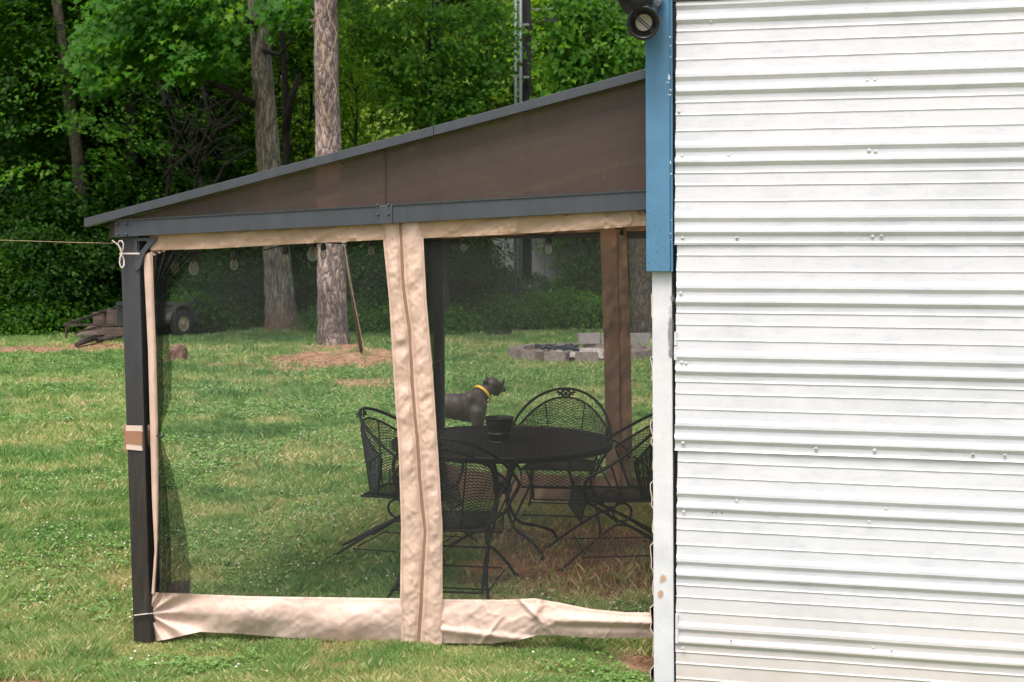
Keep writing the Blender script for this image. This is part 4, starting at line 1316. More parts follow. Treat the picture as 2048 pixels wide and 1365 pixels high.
# front left post: left face edge 240..268, right 275..300, side face to 293..308
def post_front():
    mb = MB()
    a0, a1 = F(240, 470, GO), F(277, 470, GO)
    b0, b1 = F(268, 1292, GO), F(301, 1292, GO)
    b0.z = b1.z = -.16
    dp = SD * .10 + Vector((.012, 0, 0))
    vs = [a0, a1, a1 + dp, a0 + dp, b0, b1, b1 + dp, b0 + dp]
    mb.add(vs, [(0, 1, 2, 3), (7, 6, 5, 4), (0, 4, 5, 1), (1, 5, 6, 2), (2, 6, 7, 3), (3, 7, 4, 0)])
    return mb
part(post_front(), 'post', M['post_metal'], gz, bevel=.003)
def beam_pts(y0l, y0r, y1l, y1r, xl, xr, off, dp, name, mat, bevel=.002):
    q_ = [F(xl, y0l, off), F(xr, y0r, off), F(xr, y1r, off), F(xl, y1l, off)]
    d = SD * dp
    mb = MB(); mb.add(q_ + [v + d for v in q_], [(3, 2, 1, 0), (4, 5, 6, 7), (0, 1, 5, 4), (1, 2, 6, 5), (2, 3, 7, 6), (3, 0, 4, 7)])
    return part(mb, name, mat, gz, bevel=bevel)
beam_pts(443, 412, 475, 449, 229, 752, GO + .03, .07, 'front_beam', M['grey_metal'])
beam_pts(410.2, 377, 447, 417.5, 783, 1340, GO + .03, .07, 'front_beam', M['grey_metal'])
beam_pts(411.5, 409.6, 449.5, 447.3, 751, 784.5, GO + .036, .07, 'splice_plate', M['grey_metal'])
beam_pts(440.2, 376.5, 442.8, 380, 232, 1340, GO + .035, .05, 'beam_lip', M['bolt'], 0)
# bolts
bm_ = MB(); bm_.lathe([(.0065, 0), (.0065, .003), (.004, .006), (0, .0065)], n=10)
bme = bm_.mesh('bolt', M['bolt'], True)
for (a, b) in ((233.5, 448.5), (252, 447.3), (234.5, 469.5), (253, 469), (756, 429.5), (777, 428.5), (755, 411), (777, 410)):
    o = bpy.data.objects.new('bolt', bme); COL.objects.link(o); o.location = F(a, b, GO + .037)
    o.rotation_mode = 'QUATERNION'; o.rotation_quaternion = FN.to_track_quat('Z', 'Y')
    o.parent = gz; o.matrix_parent_inverse = Matrix.Translation(gz.location).inverted()
for px_ in (262, 365, 478, 565, 668, 890, 1004, 1123, 1245):
    o = bpy.data.objects.new('bolt', bme); COL.objects.link(o)
    yb = 442.5 - (px_ - 232) * 63.5 / 1108 - 1.2
    o.location = F(px_, yb, GO + .02); o.parent = gz; o.matrix_parent_inverse = Matrix.Translation(gz.location).inverted(); o.scale = (.8, .8, .8)
# dark open beam end
mb = MB(); qa = [F(219, 446, GO), F(229, 443.5, GO + .028), F(230, 475, GO + .028), F(219, 476, GO)]
mb.add(qa, [(0, 1, 2, 3)]); part(mb, 'beam_end', M['dark_gap'], gz, solid=.004)
# left eave beam running back, back beam
LT = F(226, 446, GO); LB = P(866, 452, 10.6)
def box_beam(p0, p1, h, wd, name, mat):
    d = (p1 - p0); s = Vector((d.y, -d.x, 0)).normalized() * wd
    mb = MB(); mb.frame_box(p0 - Vector((0, 0, h)), d, s, Vector((0, 0, h)))
    return part(mb, name, mat, gz, bevel=.002)
box_beam(LT + SD * .08, LB, .09, .07, 'side_beam', M['grey_metal'])
BR = Vector((1.70, 10.6, LB.z))
box_beam(LB, BR, .10, -.07, 'back_beam', M['grey_metal'])
# back posts
for (x_, nm) in ((866, 'post'),):
    mb = MB(); a = P(866, 470, 10.6); 
    mb.frame_box((a.x, 10.6, -.05), (.085, 0, 0), (0, .085, 0), (0, 0, LB.z - .1 + .05))
    part(mb, 'post', M['grey_metal'], gz, bevel=.002)
mb = MB(); mb.frame_box((1.60, 10.6, -.05), (.085, 0, 0), (0, .085, 0), (0, 0, LB.z + .0)); part(mb, 'post', M['grey_metal'], gz)
pfr = F(1326, 700, GO); mb = MB(); mb.frame_box((pfr.x, pfr.y + .02, -.05), (.06, 0, 0), (0, .06, 0), (0, 0, 2.2)); part(mb, 'post', M['grey_metal'], gz)
# corner braces with a cut out
def brace(flip, x0, y0_, s=1.0, name='corner_brace'):
    out = [(0, 0), (46, -2), (44, 3), (34, 14), (24, 26), (18, 38), (14, 52), (11, 60), (8, 63), (2, 63)]
    outer = [(x0 + flip * a * s, y0_ + b * s) for a, b in out]
    inner = [(6, 6), (24, 5), (26, 9), (19, 18), (10, 30), (6, 24)]
    inn = [(x0 + flip * a * s, y0_ + b * s) for a, b in inner]
    mb = MB()
    m = 10
    # match 10 outer with 10 inner samples
    im = [0, 1, 2, 2, 3, 3, 4, 4, 5, 5]
    f_, b_ = [], []
    def ring(lst, off): return [F(a, b, off) for a, b in lst]
    of, inf = ring(outer, GO + .008), ring([inn[i] for i in im], GO + .008)
    ob, inb = [v + SD * .03 for v in of], [v + SD * .03 for v in inf]
    vs = of + inf + ob + inb
    fs = []
    for k in range(m):
        k2 = (k + 1) % m
        fs += [(k, k2, m + k2, m + k), (2 * m + k, 3 * m + k, 3 * m + k2, 2 * m + k2), (k, 2 * m + k, 2 * m + k2, k2), (m + k, m + k2, 3 * m + k2, 3 * m + k)]
    mb.add(vs, fs)
    return part(mb, name, M['grey_metal'], gz)
brace(1, 268, 477)
brace(-1, 1325, 417, .9)
# gable panel
def gable(xl, xr, name):
    n = 24
    top, bot, uvs = [], [], []
    rows = []
    for k in range(n + 1):
        x = xl + (xr - xl) * k / n
        yt = 447 - (x - 205) * (437 - 147) / (1295 - 205) * 1.0
        yt = 452 - (x - 205) * .2685 - 1.5
        yb = 442 - (x - 229) * 63.5 / 1108 + 1
        yt = min(yt, yb - .5)
        rows.append((F(x, yt, GO - .004), F(x, yb, GO - .004)))
    mb = MB()
    vs = [r_[0] for r_ in rows] + [r_[1] for r_ in rows]
    fs = [(k, k + 1, n + 1 + k + 1, n + 1 + k) for k in range(n)]
    mb.add(vs, fs)
    o = part(mb, name, M['poly'], gz)
    uv = o.data.uv_layers.new(name='UVMap')
    nrm = FE
    # webs run parallel to the beam
    bdir = (F(1340, 380, GO) - F(232, 443, GO)).normalized(); bup = bdir.cross(FN).normalized()
    for li, lp_ in enumerate(o.data.loops):
        v = Vector(vs[lp_.vertex_index])
        uv.data[li].uv = (v.dot(bdir), v.dot(bup))
    return o
gable(262, 771, 'gable_panel'); gable(773, 1335, 'gable_panel')
mb = MB()
quad = [F(766.5, 301, GO - .03), F(777, 298.5, GO - .03), F(777, 412, GO - .03), F(766.5, 413, GO - .03)]
mb.add(quad, [(3, 2, 1, 0)]); part(mb, 'gable_stud', M['grey_metal'], gz, solid=.012)
# roof edge fascia
def fascia(xl, xr, name):
    def yt(x): return 437.0 - (x - 170) * (437 - 137) / (1295 - 170) + 1.5 * math.sin((x - 170) / 1125 * 3.14)
    def yb(x): return yt(x) + 17 + 2.5 * (x - 170) / 1125
    q_ = [F(xl, yt(xl), GO + .06), F(xr, yt(xr), GO + .06), F(xr, yb(xr), GO + .06), F(xl, yb(xl), GO + .06)]
    d = SD * .05
    mb = MB(); mb.add(q_ + [v + d for v in q_], [(3, 2, 1, 0), (4, 5, 6, 7), (0, 1, 5, 4), (1, 2, 6, 5), (2, 3, 7, 6), (3, 0, 4, 7)])
    part(mb, name, M['grey_metal'], gz, bevel=.0015)
    return q_
qf = fascia(168, 866.6, 'roof_edge'); qg = fascia(867.4, 1340, 'roof_edge')
# roof sheet, rafters
RL0, RR0 = F(172, 441, GO + .03), F(1340, 131, GO + .03)
RL1 = RL0 + (Vector((-.604 - .30, 10.75, 0)) - Vector((RL0.x, RL0.y, 0))); RL1.z = RL0.z + .02
RR1 = Vector((1.72, 10.75, RR0.z - .0))
npan = 4
for k in range(npan):
    t0, t1 = k / npan + .004, (k + 1) / npan - .004
    a, b = RL0.lerp(RL1, t0), RL0.lerp(RL1, t1); c_, d_ = RR0.lerp(RR1, t1), RR0.lerp(RR1, t0)
    mb = MB(); mb.add([a, d_, c_, b], [(0, 1, 2, 3)])
    o = part(mb, 'roof_panel', M['poly_roof'], gz, solid=.006)
    uv = o.data.uv_layers.new(name='UVMap')
    for li, lp_ in enumerate(o.data.loops):
        v = o.data.vertices[lp_.vertex_index].co; uv.data[li].uv = (v.x, v.y)
for k in range(1, npan):
    a, d_ = RL0.lerp(RL1, k / npan), RR0.lerp(RR1, k / npan)
    mb = MB(); mb.bar(a - Vector((0, 0, .03)), d_ - Vector((0, 0, .03)), .05, .05); part(mb, 'rafter', M['grey_metal'], gz)
mb = MB(); mb.bar(RL0 + Vector((.01, .03, -.012)), RL1 + Vector((.01, 0, -.012)), .03, .03); part(mb, 'eave_strip', M['bolt'], gz)
mb = MB(); mb.add([LB + Vector((0, .02, 0)), BR + Vector((0, .02, 0)), RR1 - Vector((0, .13, .02)), RL1.lerp(RR1, .12) - Vector((0, .13, .02))], [(0, 1, 2, 3)])
o = part(mb, 'gable_panel', M['poly'], gz)
uv = o.data.uv_layers.new(name='UVMap')
for li, lp_ in enumerate(o.data.loops):
    v = o.data.vertices[lp_.vertex_index].co; uv.data[li].uv = (v.x, v.z)

# ---------------------------------------------------------------- netting
NO = GO - .03
def lerpc(c, x):
    for (x0_, y0_), (x1_, y1_) in zip(c, c[1:]):
        if x <= x1_: 
            t = (x - x0_) / (x1_ - x0_) if x1_ != x0_ else 0
            return y0_ + (y1_ - y0_) * max(0, t)
    return c[-1][1]
def lerpi(c, y): return lerpc([(b, a) for a, b in c], y)
nf = rooted('front_netting', tuple(F(820, 1285, NO) - Vector((0, 0, F(820, 1285, NO).z))), 'tan bordered insect netting across the gazebo front with central zipper panel', 'netting')
def cloth_h(name, xl, xr, top, bot, off, mat, seed, amp=.012, nx=240, ny=22, folds=None, fringe=0):
    rows = []
    X = np.linspace(xl, xr, nx)
    for j in range(ny):
        v = j / (ny - 1)
        row_ = []
        py = np.array([lerpc(top, x) * (1 - v) + lerpc(bot, x) * v for x in X])
        n1 = fbm(X / 60 + py / 40, py / 60, 1.0, seed) - .5
        n2 = fbm(X / 14 + py / 9, py / 30, 1.0, seed + 4) - .5
        cr_ = np.abs(fbm((X + py) / 45, (py - X * .3) / 26, 1, seed + 8) - .5)
        c2_ = 1 - np.abs(2 * fbm((X - py * .5) / 34, (py + X * .6) / 40, 1, seed + 12, 2) - 1)
        d = n1 * amp * 1.6 + n2 * amp * .3 + amp * 1.4 * np.maximum(0, .10 - cr_) + amp * .4 * c2_ ** 7
        if folds is not None: d = d + folds(X, py, v)
        for x, y, dd in zip(X, py, d):
            row_.append(F(x, y, off + float(dd)))
        rows.append(row_)
    mb = MB(); mb.grid(rows)
    o = part(mb, name, mat, nf, smooth=True)
    return o, rows
# left and right screens
def scr(xl, xr, top, bot, seed, Lc=None, Rc=None):
    rows = []
    for j in range(14):
        v = j / 13
        row_ = []
        for i in range(24):
            t = i / 23
            yy = 500 + 700 * v
            a = lerpi(Lc, yy) if Lc else xl; b = lerpi(Rc, yy) if Rc else xr
            x = a + (b - a) * t
            y = lerpc(top, x) * (1 - v) + lerpc(bot, x) * v
            row_.append(F(x, y, NO - .01 + .01 * math.sin(x * .02 + seed) * math.sin(v * 3.1)))
        rows.append(row_)
    mb = MB(); mb.grid(rows)
    return part(mb, 'netting_panel', M['net'], nf, smooth=True)
flapL = [(762, 440), (778, 600), (787, 750), (797, 900), (802, 1050), (800, 1197), (803, 1290)]
flapR = [(845, 440), (853, 600), (866, 750), (876, 900), (885, 1050), (885, 1199), (884, 1290)]
zipc = [(800, 440), (806, 560), (818, 660), (826, 780), (840, 960), (850, 1060), (845, 1150), (843, 1210), (836, 1288)]
valT = [(290, 470), (752, 446), (1330, 412)]
valB = [(300, 501), (420, 498), (560, 490), (765, 480), (845, 477), (1000, 470), (1200, 458), (1330, 449)]
hemT = [(303, 1185), (500, 1193), (800, 1197), (885, 1199), (1000, 1200), (1070, 1197), (1120, 1206), (1180, 1218), (1250, 1225), (1330, 1226)]
hemB = [(310, 1282), (330, 1280), (400, 1264), (480, 1268), (600, 1278), (700, 1284), (845, 1286), (980, 1288), (1030, 1282), (1080, 1270), (1130, 1272), (1200, 1277), (1330, 1275)]
scr(312, 765, valB, hemT, 0, [(300, 500), (309, 700), (313, 850), (314, 1000), (313, 1080), (306, 1190)], [(a + 6, b) for a, b in flapL])
scr(850, 1330, valB, hemT, 3, [(a - 6, b) for a, b in flapR], None)
cloth_h('valance', 300, 770, valT, [(a, b) for a, b in valB], NO + .02, M['tan_top'], 301, .02, 200, 12)
cloth_h('valance', 840, 1335, valT, valB, NO + .02, M['tan_top'], 305, .022, 200, 12)
def hem_folds_l(X, Y, v):
    # creases radiating from the tie point
    dx, dy = X - 297, Y - 1228
    r_ = np.hypot(dx, dy) + 1e-6; th = np.arctan2(dy, dx)
    f = np.cos(th * 11 + .6) * .022 * np.exp(-r_ / 190) * sstep(2, 40, r_)
    belly = .03 * np.sin(np.clip(v, 0, 1) * math.pi) * sstep(0, 300, X - 297)
    return f + belly + .012 * np.sin((X + (Y - 1190) * 1.2) / 38) * np.sin(v * 2.6)
def hem_folds_r(X, Y, v):
    f = .022 * np.exp(-((Y - (1240 + (X - 1070) * .04)) / 12) ** 2) * sstep(1060, 1150, X)
    f += -.020 * np.exp(-((Y - (1252 + (X - 1100) * .02)) / 7) ** 2) * sstep(1080, 1180, X)
    for (cx, cy, sl, w_) in ((1060, 1220, -.9, 7), (975, 1270, .8, 6), (1075, 1215, .3, 9), (925, 1262, -.1, 8)):
        f += .018 * np.exp(-(((X - cx) + (Y - cy) * sl) / w_) ** 2) * np.exp(-((Y - cy) / 28) ** 2)
    f += .02 * np.exp(-((Y - 1262 - (X - 900) * .12) / 7) ** 2) * (1 - sstep(1050, 1100, X))
    return f + .018 * np.sin(v * math.pi)
tie = [(297, 1228)]
def hemleft():
    # hem sheet whose left end gathers into the tie
    rows = []; nx, ny = 260, 28
    for j in range(ny):
        v = j / (ny - 1)
        X = np.linspace(0, 1, nx) ** 1.25
        row_ = []
        for t in X:
            xr_ = 297 + (806 - 297) * t
            yt = lerpc(hemT, max(xr_, 303)); yb = lerpc(hemB, max(xr_, 310))
            e = min(1, t / .05)
            x = xr_ + (1 - e) * ((9 if v < .5 else 14) * abs(v - .5) * 2)
            y = yt * (1 - v) + yb * v
            row_.append((x, y))
        rows.append(row_)
    out = []
    for j, row_ in enumerate(rows):
        X = np.array([a for a, b in row_]); Y = np.array([b for a, b in row_]); v = j / (ny - 1)
        n1 = fbm(X / 60, Y / 50, 1.0, 311) - .5; n2 = fbm(X / 14 + Y / 9, Y / 20, 1, 313) - .5
        d = hem_folds_l(X, Y, np.full_like(X, v)) + n1 * .035 + n2 * .005
        out.append([F(x, y, NO + float(q_)) for x, y, q_ in zip(X, Y, d)])
    mb = MB(); mb.grid(out); return part(mb, 'hem', M['tan_dirty'], nf, smooth=True)
hemleft()
cloth_h('hem', 882, 1332, hemT, hemB, NO, M['tan_dirty'], 321, .012, 260, 30, hem_folds_r)
# zipper panel
def flap(Lc, Rc, seed, name):
    rows = []; ny, nx = 260, 20
    for j in range(ny):
        y = 440 + (1289 - 440) * j / (ny - 1)
        a, b = lerpi(Lc, y), lerpi(Rc, y)
        X = np.linspace(a, b, nx); Y = np.full_like(X, y)
        t = np.linspace(0, 1, nx)
        n1 = fbm(X / 30 + Y / 50, Y / 34, 1, seed) - .5
        n2 = fbm((X + Y * .6) / 11, (Y - X * .5) / 16, 1, seed + 3) - .5
        cr_ = np.abs(fbm((X + Y * .5) / 26, (Y - X * .7) / 22, 1, seed + 8) - .5)
        c2_ = 1 - np.abs(2 * fbm((X - Y * .35) / 20, (Y + X * .9) / 30, 1, seed + 12, 2) - 1)
        d = (n1 * .024 + n2 * .004 + .014 * np.maximum(0, .10 - cr_) + .0045 * c2_ ** 7) * np.sin(t * math.pi) ** .5 + .012 * np.sin(t * math.pi)
        rows.append([F(x, yy, NO + .02 + float(q_)) for x, yy, q_ in zip(X, Y, d)])
    mb = MB(); mb.grid(rows)
    return part(mb, name, M['tan'], nf, smooth=True)
zp = flap(flapL, [(a - 2.2, b) for a, b in zipc], 331, 'zipper_panel')
flap([(a + 2.2, b) for a, b in zipc], flapR, 341, 'zipper_panel')
def ribbon(c, wpx, off, name, mat, y0_=440, y1_=1289, n=120, vert=True):
    rows = [[], []]
    for j in range(n):
        y = y0_ + (y1_ - y0_) * j / (n - 1)
        x = lerpi(c, y) + 1.2 * math.sin(y * .03)
        rows[0].append(F(x - wpx / 2, y, off)); rows[1].append(F(x + wpx / 2, y, off))
    mb = MB(); mb.grid(rows); return part(mb, name, mat, nf, smooth=True)
ribbon(zipc, 6.5, NO + .022, 'zipper', M['zip'])
def stitches(pts, off, name='stitching', w_=.0016):
    mb = MB()
    Pp = [F(a, b, off) for a, b in pts]
    mb.tube(Pp, w_, 4); return mb
mbs = MB()
def stline(c, dx, off, vert=True, y0_=446, y1_=1285, x0_=0, x1_=0, dy=0):
    k = 0
    if vert:
        y = y0_
        while y < y1_:
            a = F(lerpi(c, y) + dx, y, off); b = F(lerpi(c, y + 3.4) + dx, y + 3.4, off)
            mbs.bar(a, b, .0022, .0015, FN); y += 6
    else:
        x = x0_
        while x < x1_:
            a = F(x, lerpc(c, x) + dy, off); b = F(x + 3.4, lerpc(c, x + 3.4) + dy, off)
            mbs.bar(a, b, .0022, .0015, FN); x += 6
for dx in (4.5,): stline(flapL, dx, NO + .036)
stline(flapR, -4.5, NO + .036)
stline(zipc, -8, NO + .040); stline(zipc, 8, NO + .040)
stline(valB, 0, NO + .032, False, x0_=320, x1_=762, dy=-5); stline(valB, 0, NO + .032, False, x0_=848, x1_=1300, dy=-5)
stline(hemT, 0, NO + .016, False, x0_=320, x1_=800, dy=5); stline(hemT, 0, NO + .016, False, x0_=888, x1_=1310, dy=5)
part(mbs, 'stitching', M['stitch'], nf)
# left border strip
sl = [(287, 515), (296, 700), (300, 850), (304, 1000), (309, 1100), (303, 1188)]
sr = [(305, 503), (312, 700), (316, 850), (317, 1000), (317, 1080), (310, 1190)]
rows = []
for j in range(120):
    v = j / 119; y = 512 + (1188 - 512) * v
    a, b = lerpi(sl, y), lerpi(sr, y)
    row_ = []
    for i in range(8):
        t = i / 7; x = a + (b - a) * t
        yy = y - (10 * t if v < .03 else 0)
        row_.append(F(x, yy, NO + .02 + .012 * math.sin(t * 3.1) + .006 * float(fbm(np.array(x / 9.), np.array(y / 25.), 1, 351) - .5)))
    rows.append(row_)
mb = MB(); mb.grid(rows); part(mb, 'border_strip', M['tan'], nf, smooth=True)
# gather at the top left corner
mb = MB(); rows = []
for j in range(16):
    v = j / 15; row_ = []
    for i in range(26):
        t = i / 25
        a = Vector((288 + 10 * v, 520 - 4 * v)); b = Vector((338 - 8 * (1 - v), 470 + 30 * v))
        q_ = a.lerp(b, t)
        row_.append(F(q_.x, q_.y, NO + .01 + .010 * math.sin(t * 26) * (.4 + v)))
    rows.append(row_)
mb.grid(rows); part(mb, 'corner_gather', M['tan_top'], nf, smooth=True)
# ties and ribbons are things of their own
mb = MB()
mb.bar(F(268, 1231, GO + .012), F(297, 1227.5, GO + .012), .0035, .008, FN)
mb.bar(F(297, 1228, NO + .03), F(312, 1226, NO + .03), .003, .006, FN)
tag(mb.build('hem_tie', M['white_ribbon']), 'thin pale tie binding the netting hem to the foot of the corner post', 'tie')
mb = MB()
mb.bar(F(239, 507.5, GO + .02), F(279, 507.5, GO + .02), .008, .0015, FN)
def loop(pts, wd=.006):
    Pp = [F(a, b, GO + .025 + c_) for a, b, c_ in pts]
    for a, b in zip(Pp, Pp[1:]): mb.bar(a, b + (b - a) * .15, wd, .0015, FN)
loop([(244, 507, 0), (243, 500, .01), (238, 492, .015), (231, 486, .02), (225, 482, .02)])
loop([(244, 507, 0), (246, 498, .01), (247, 489, .015), (244, 482, .015), (239, 482, .01), (236, 487, 0), (239, 496, 0), (243, 506, 0)])
loop([(244, 507, .0), (241, 515, .01), (239, 525, .015), (241, 533, .015), (244, 536, .015), (248, 531, .01), (248, 522, .0), (245, 512, 0), (243, 507, 0)])
loop([(243, 508, 0), (241, 514, .02), (239, 518, .02)])
tag(mb.build('ribbon_bow', M['white_ribbon']), 'white ribbon tied in a bow round the top of the corner post', 'ribbon')
# clothesline
mb = MB(); mb.tube([F(226, 487, GO + .03), P(150, 485.5, 7.6), P(60, 482.5, 8.4), P(-60, 479, 9.6)], .0016, 5)
o = mb.build('clothesline', M['string']); tag(o, 'thin straw coloured line running left from the corner post', 'line')
# banded wrap on the post
wr = rooted('post_wrap', tuple(F(275, 900, GO + .02)), 'pale and brown striped fabric band wrapped round the corner post', 'fabric band')
def band(ya, yb, mat, name, dx=0, off=.006, xl=250):
    q_ = [F(xl, ya, GO + off), F(283, ya + 1, GO + off), F(284, yb + 3, GO + off), F(xl + 1.5, yb, GO + off)]
    e1 = F(300, ya - 1, GO + off - .055); e2 = F(300, yb, GO + off - .055)
    mb = MB(); mb.add(q_ + [e1, e2], [(3, 2, 1, 0), (2, 5, 4, 1)])
    o = part(mb, name, M[mat], wr, solid=.003)
    return o
band(851, 861.7, 'pale_band', 'pale_stripe'); band(862, 887.7, 'brown_band', 'brown_stripe', off=.008); band(888, 899, 'pale_band', 'pale_stripe')
mb = MB(); mb.add([F(248.5, 850, GO + .006), F(250.5, 851, GO + .009), F(252, 904, GO + .009), F(249, 906, GO + .006)], [(3, 2, 1, 0)]); part(mb, 'wrap_edge', M['brown_band'], wr, solid=.004)

# gathered side curtains
def gathered(name, rows_px, Yf, label, folds=7, amp=.02, seed=0, parts=True):
    root = empty(name, tuple(P(rows_px[-1][0], rows_px[-1][2], Yf)[:2]) + (0,), label, 'curtain')
    rows = []; n = 40
    ys = [r_[2] for r_ in rows_px]
    for j in range(60):
        y = ys[0] + (ys[-1] - ys[0]) * j / 59
        a = lerpc([(r_[2], r_[0]) for r_ in rows_px], y); b = lerpc([(r_[2], r_[1]) for r_ in rows_px], y)
        row_ = []
        for i in range(n):
            t = i / (n - 1)
            tt = t + .02 * math.sin(y * .03 + i)
            row_.append(P(a + (b - a) * t, y, Yf + amp * math.sin(t * folds * 6.28 + .8 * math.sin(y * .011 + seed)) + .15 * t * 0))
        rows.append(row_)
    mb = MB(); mb.grid(rows)
    o = mb.build('folded_netting', M['net_folds'], None, smooth=True); under(o, root)
    return root
g1 = gathered('side_curtain', [(300, 400, 505), (306, 336, 560), (312, 332, 640), (314, 344, 730), (313, 342, 800), (315, 324, 850), (316, 321, 876), (317, 338, 920), (317, 360, 1000), (316, 374, 1080), (316, 381, 1150), (313, 379, 1186)], 7.12, 'dark netting curtain gathered and tied beside the front left post', 6, .03)
g1b = gathered('x', [(303, 350, 505), (308, 330, 600), (312, 325, 700), (314, 328, 800), (316, 320, 876), (316, 332, 960), (316, 342, 1080), (314, 344, 1186)], 7.2, 'x', 4, .03, 2)
ch = g1b.children[0]; ch.name = 'folded_netting.001'; ch.parent = g1; ch.matrix_parent_inverse = Matrix.Translation(g1.location).inverted(); bpy.data.objects.remove(g1b)
mb = MB(); mb.tube([P(315, 872, 7.05), P(319, 876, 7.02), P(325, 874, 7.02), P(326, 868, 7.03)], .006, 6); o = mb.build('tie_cord', M['black_cable']); under(o, g1)
mb = MB(); mb.add([P(326, 1166, 7.14), P(381, 1160, 7.3), P(379, 1187, 7.3), P(340, 1188, 7.16)], [(3, 2, 1, 0)]); o = mb.build('curtain_hem', M['tan_dirty'], None, solid=.004); under(o, g1)
g2 = gathered('side_curtain', [(846, 905, 480), (848, 890, 540), (852, 886, 620), (860, 884, 700), (868, 880, 730), (870, 884, 780), (872, 888, 850), (874, 892, 930), (874, 905, 1000)], 10.45, 'dark netting curtain gathered at the back left post', 6, .04, 1)
g2b = gathered('x', [(850, 880, 480), (852, 876, 560), (858, 878, 640), (866, 880, 730), (868, 884, 860), (870, 895, 1000)], 10.5, 'x', 4, .03, 2)
ch = g2b.children[0]; ch.name = 'folded_netting.001'; ch.parent = g2; ch.matrix_parent_inverse = Matrix.Translation(g2.location).inverted(); bpy.data.objects.remove(g2b)
mb = MB(); mb.tube([P(868, 727, 10.38), P(878, 722, 10.36), P(886, 726, 10.36), P(885, 734, 10.36)], .006, 6); mb.tube([P(868, 727, 10.38), P(866, 740, 10.36)], .012, 6); o = mb.build('tie_cord', M['black_cable']); under(o, g2)

# back netting with its own hem and zipper panel
nb = rooted('back_netting', (.5, 10.52, 0), 'insect netting across the gazebo back with brown looking zipper panel', 'netting')
def bgrid(ptsL, ptsR, y0_, y1_, Yd, mat, name, ny=40, nx=14, amp=.02, seed=0):
    rows = []
    for j in range(ny):
        y = y0_ + (y1_ - y0_) * j / (ny - 1); a, b = lerpi(ptsL, y), lerpi(ptsR, y)
        rows.append([P(a + (b - a) * i / (nx - 1), y, Yd + amp * float(fbm(np.array((a + (b - a) * i / (nx - 1)) / 18.), np.array(y / 30.), 1, seed) - .5) * 2) for i in range(nx)])
    mb = MB(); mb.grid(rows); return part(mb, name, mat, nb, smooth=True)
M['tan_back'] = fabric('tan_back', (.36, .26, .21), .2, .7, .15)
bgrid([(1200, 455), (1208, 700), (1212, 1000)], [(1233, 455), (1238, 700), (1242, 1000)], 455, 1005, 10.46, M['tan_back'], 'zipper_panel', 80, 10, .03, 401)
bgrid([(1236, 455), (1241, 700), (1245, 1000)], [(1252, 455), (1262, 700), (1266, 1000)], 455, 1005, 10.46, M['tan_back'], 'zipper_panel', 80, 10, .03, 403)
bgrid([(1232, 455), (1237, 700), (1241, 1000)], [(1237, 455), (1242, 700), (1246, 1000)], 455, 1005, 10.47, M['zip'], 'zipper', 40, 2, 0)
def bh(xl, xr, top, bot, name, mat, seed, Yd=10.5, nx=90, ny=12, amp=.03):
    rows = []
    for j in range(ny):
        v = j / (ny - 1); row_ = []
        for i in range(nx):
            x = xl + (xr - xl) * i / (nx - 1); y = lerpc(top, x) * (1 - v) + lerpc(bot, x) * v
            row_.append(P(x, y, Yd + amp * 2 * float(fbm(np.array(x / 16. + y / 30), np.array(y / 40.), 1, seed) - .5)))
        rows.append(row_)
    mb = MB(); mb.grid(rows); return part(mb, name, mat, nb, smooth=True)
bh(880, 1420, [(880, 925), (960, 944), (1100, 950), (1420, 960)], [(880, 1012), (960, 1012), (1100, 1013), (1200, 1018), (1420, 1020)], 'hem', M['tan_back'], 411)
bh(880, 1420, [(880, 458), (1420, 448)], [(880, 478), (1000, 472), (1200, 464), (1420, 460)], 'valance', M['tan_back'], 415, ny=5)
mb = MB(); mb.grid([[P(x, 470, 10.52) for x in range(905, 1420, 30)], [P(x, 950, 10.52) for x in range(905, 1420, 30)]]); part(mb, 'netting_panel', M['net'], nb)

# ---------------------------------------------------------------- string lights
def bulb_at(root, px, py, Y, w_px, drop):
    if drop: Y = F(px, py, NO - .09).y
    """py is the bottom of the bulb"""
    r = w_px / 2 / FPX * Y
    b = P(px, py, Y)
    mb = MB()
    prof = [(0.0, 0), (r * .45, .08 * r), (r * .8, .4 * r), (r * 1.0, 1.0 * r), (r * .95, 1.5 * r), (r * .62, 2.3 * r), (r * .5, 2.7 * r)]
    mb.lathe(prof, b, 16)
    o = mb.build('bulb', M['glass'], None, smooth=True); under(o, root)
    f = MB()
    for s_ in (-1, 0, 1):
        f.tube([b + Vector((s_ * r * .18, 0, r * 2.2)), b + Vector((s_ * r * .3, 0, r * .9))], r * .025, 4)
    fo = f.build('filament', M['filament'], None); fo.parent = o
    s = MB()
    s.lathe([(r * .55, 2.6 * r), (r * .85, 2.7 * r), (r * .9, 3.6 * r), (r * .8, 3.7 * r), (r * .8, 4.3 * r), (r * .4, 4.9 * r), (0, 5 * r)], b, 12)
    so = s.build('socket', M['black_cable'], None, smooth=True); under(so, root)
    return b + Vector((0, 0, 5 * r))
sl1 = rooted('string_lights', tuple(P(388, 480, 7.0)), 'black string of clear bulbs hanging along the front beam', 'string lights')
tops = [bulb_at(sl1, 388, 551, 6.98, 21, 1), bulb_at(sl1, 625, 523, 6.9, 22, 1), bulb_at(sl1, 1097, 509, 6.9, 15, 1), bulb_at(sl1, 1243, 484, 6.8, 10, 1)]
mb = MB(); pts = [F(300, 470, NO - .10)]
for a, b in zip(tops, tops[1:] + [F(1330, 440, NO - .1)]):
    pts.append(a); m_ = a.lerp(b, .5); m_.z = max(a.z, b.z) + .04; pts.append(m_)
mb.tube(pts, .004, 6); part(mb, 'cable', M['black_cable'], sl1)
sl2 = rooted('string_lights', tuple(P(468, 480, 8)), 'black string of clear bulbs hanging along the open left side', 'string lights')
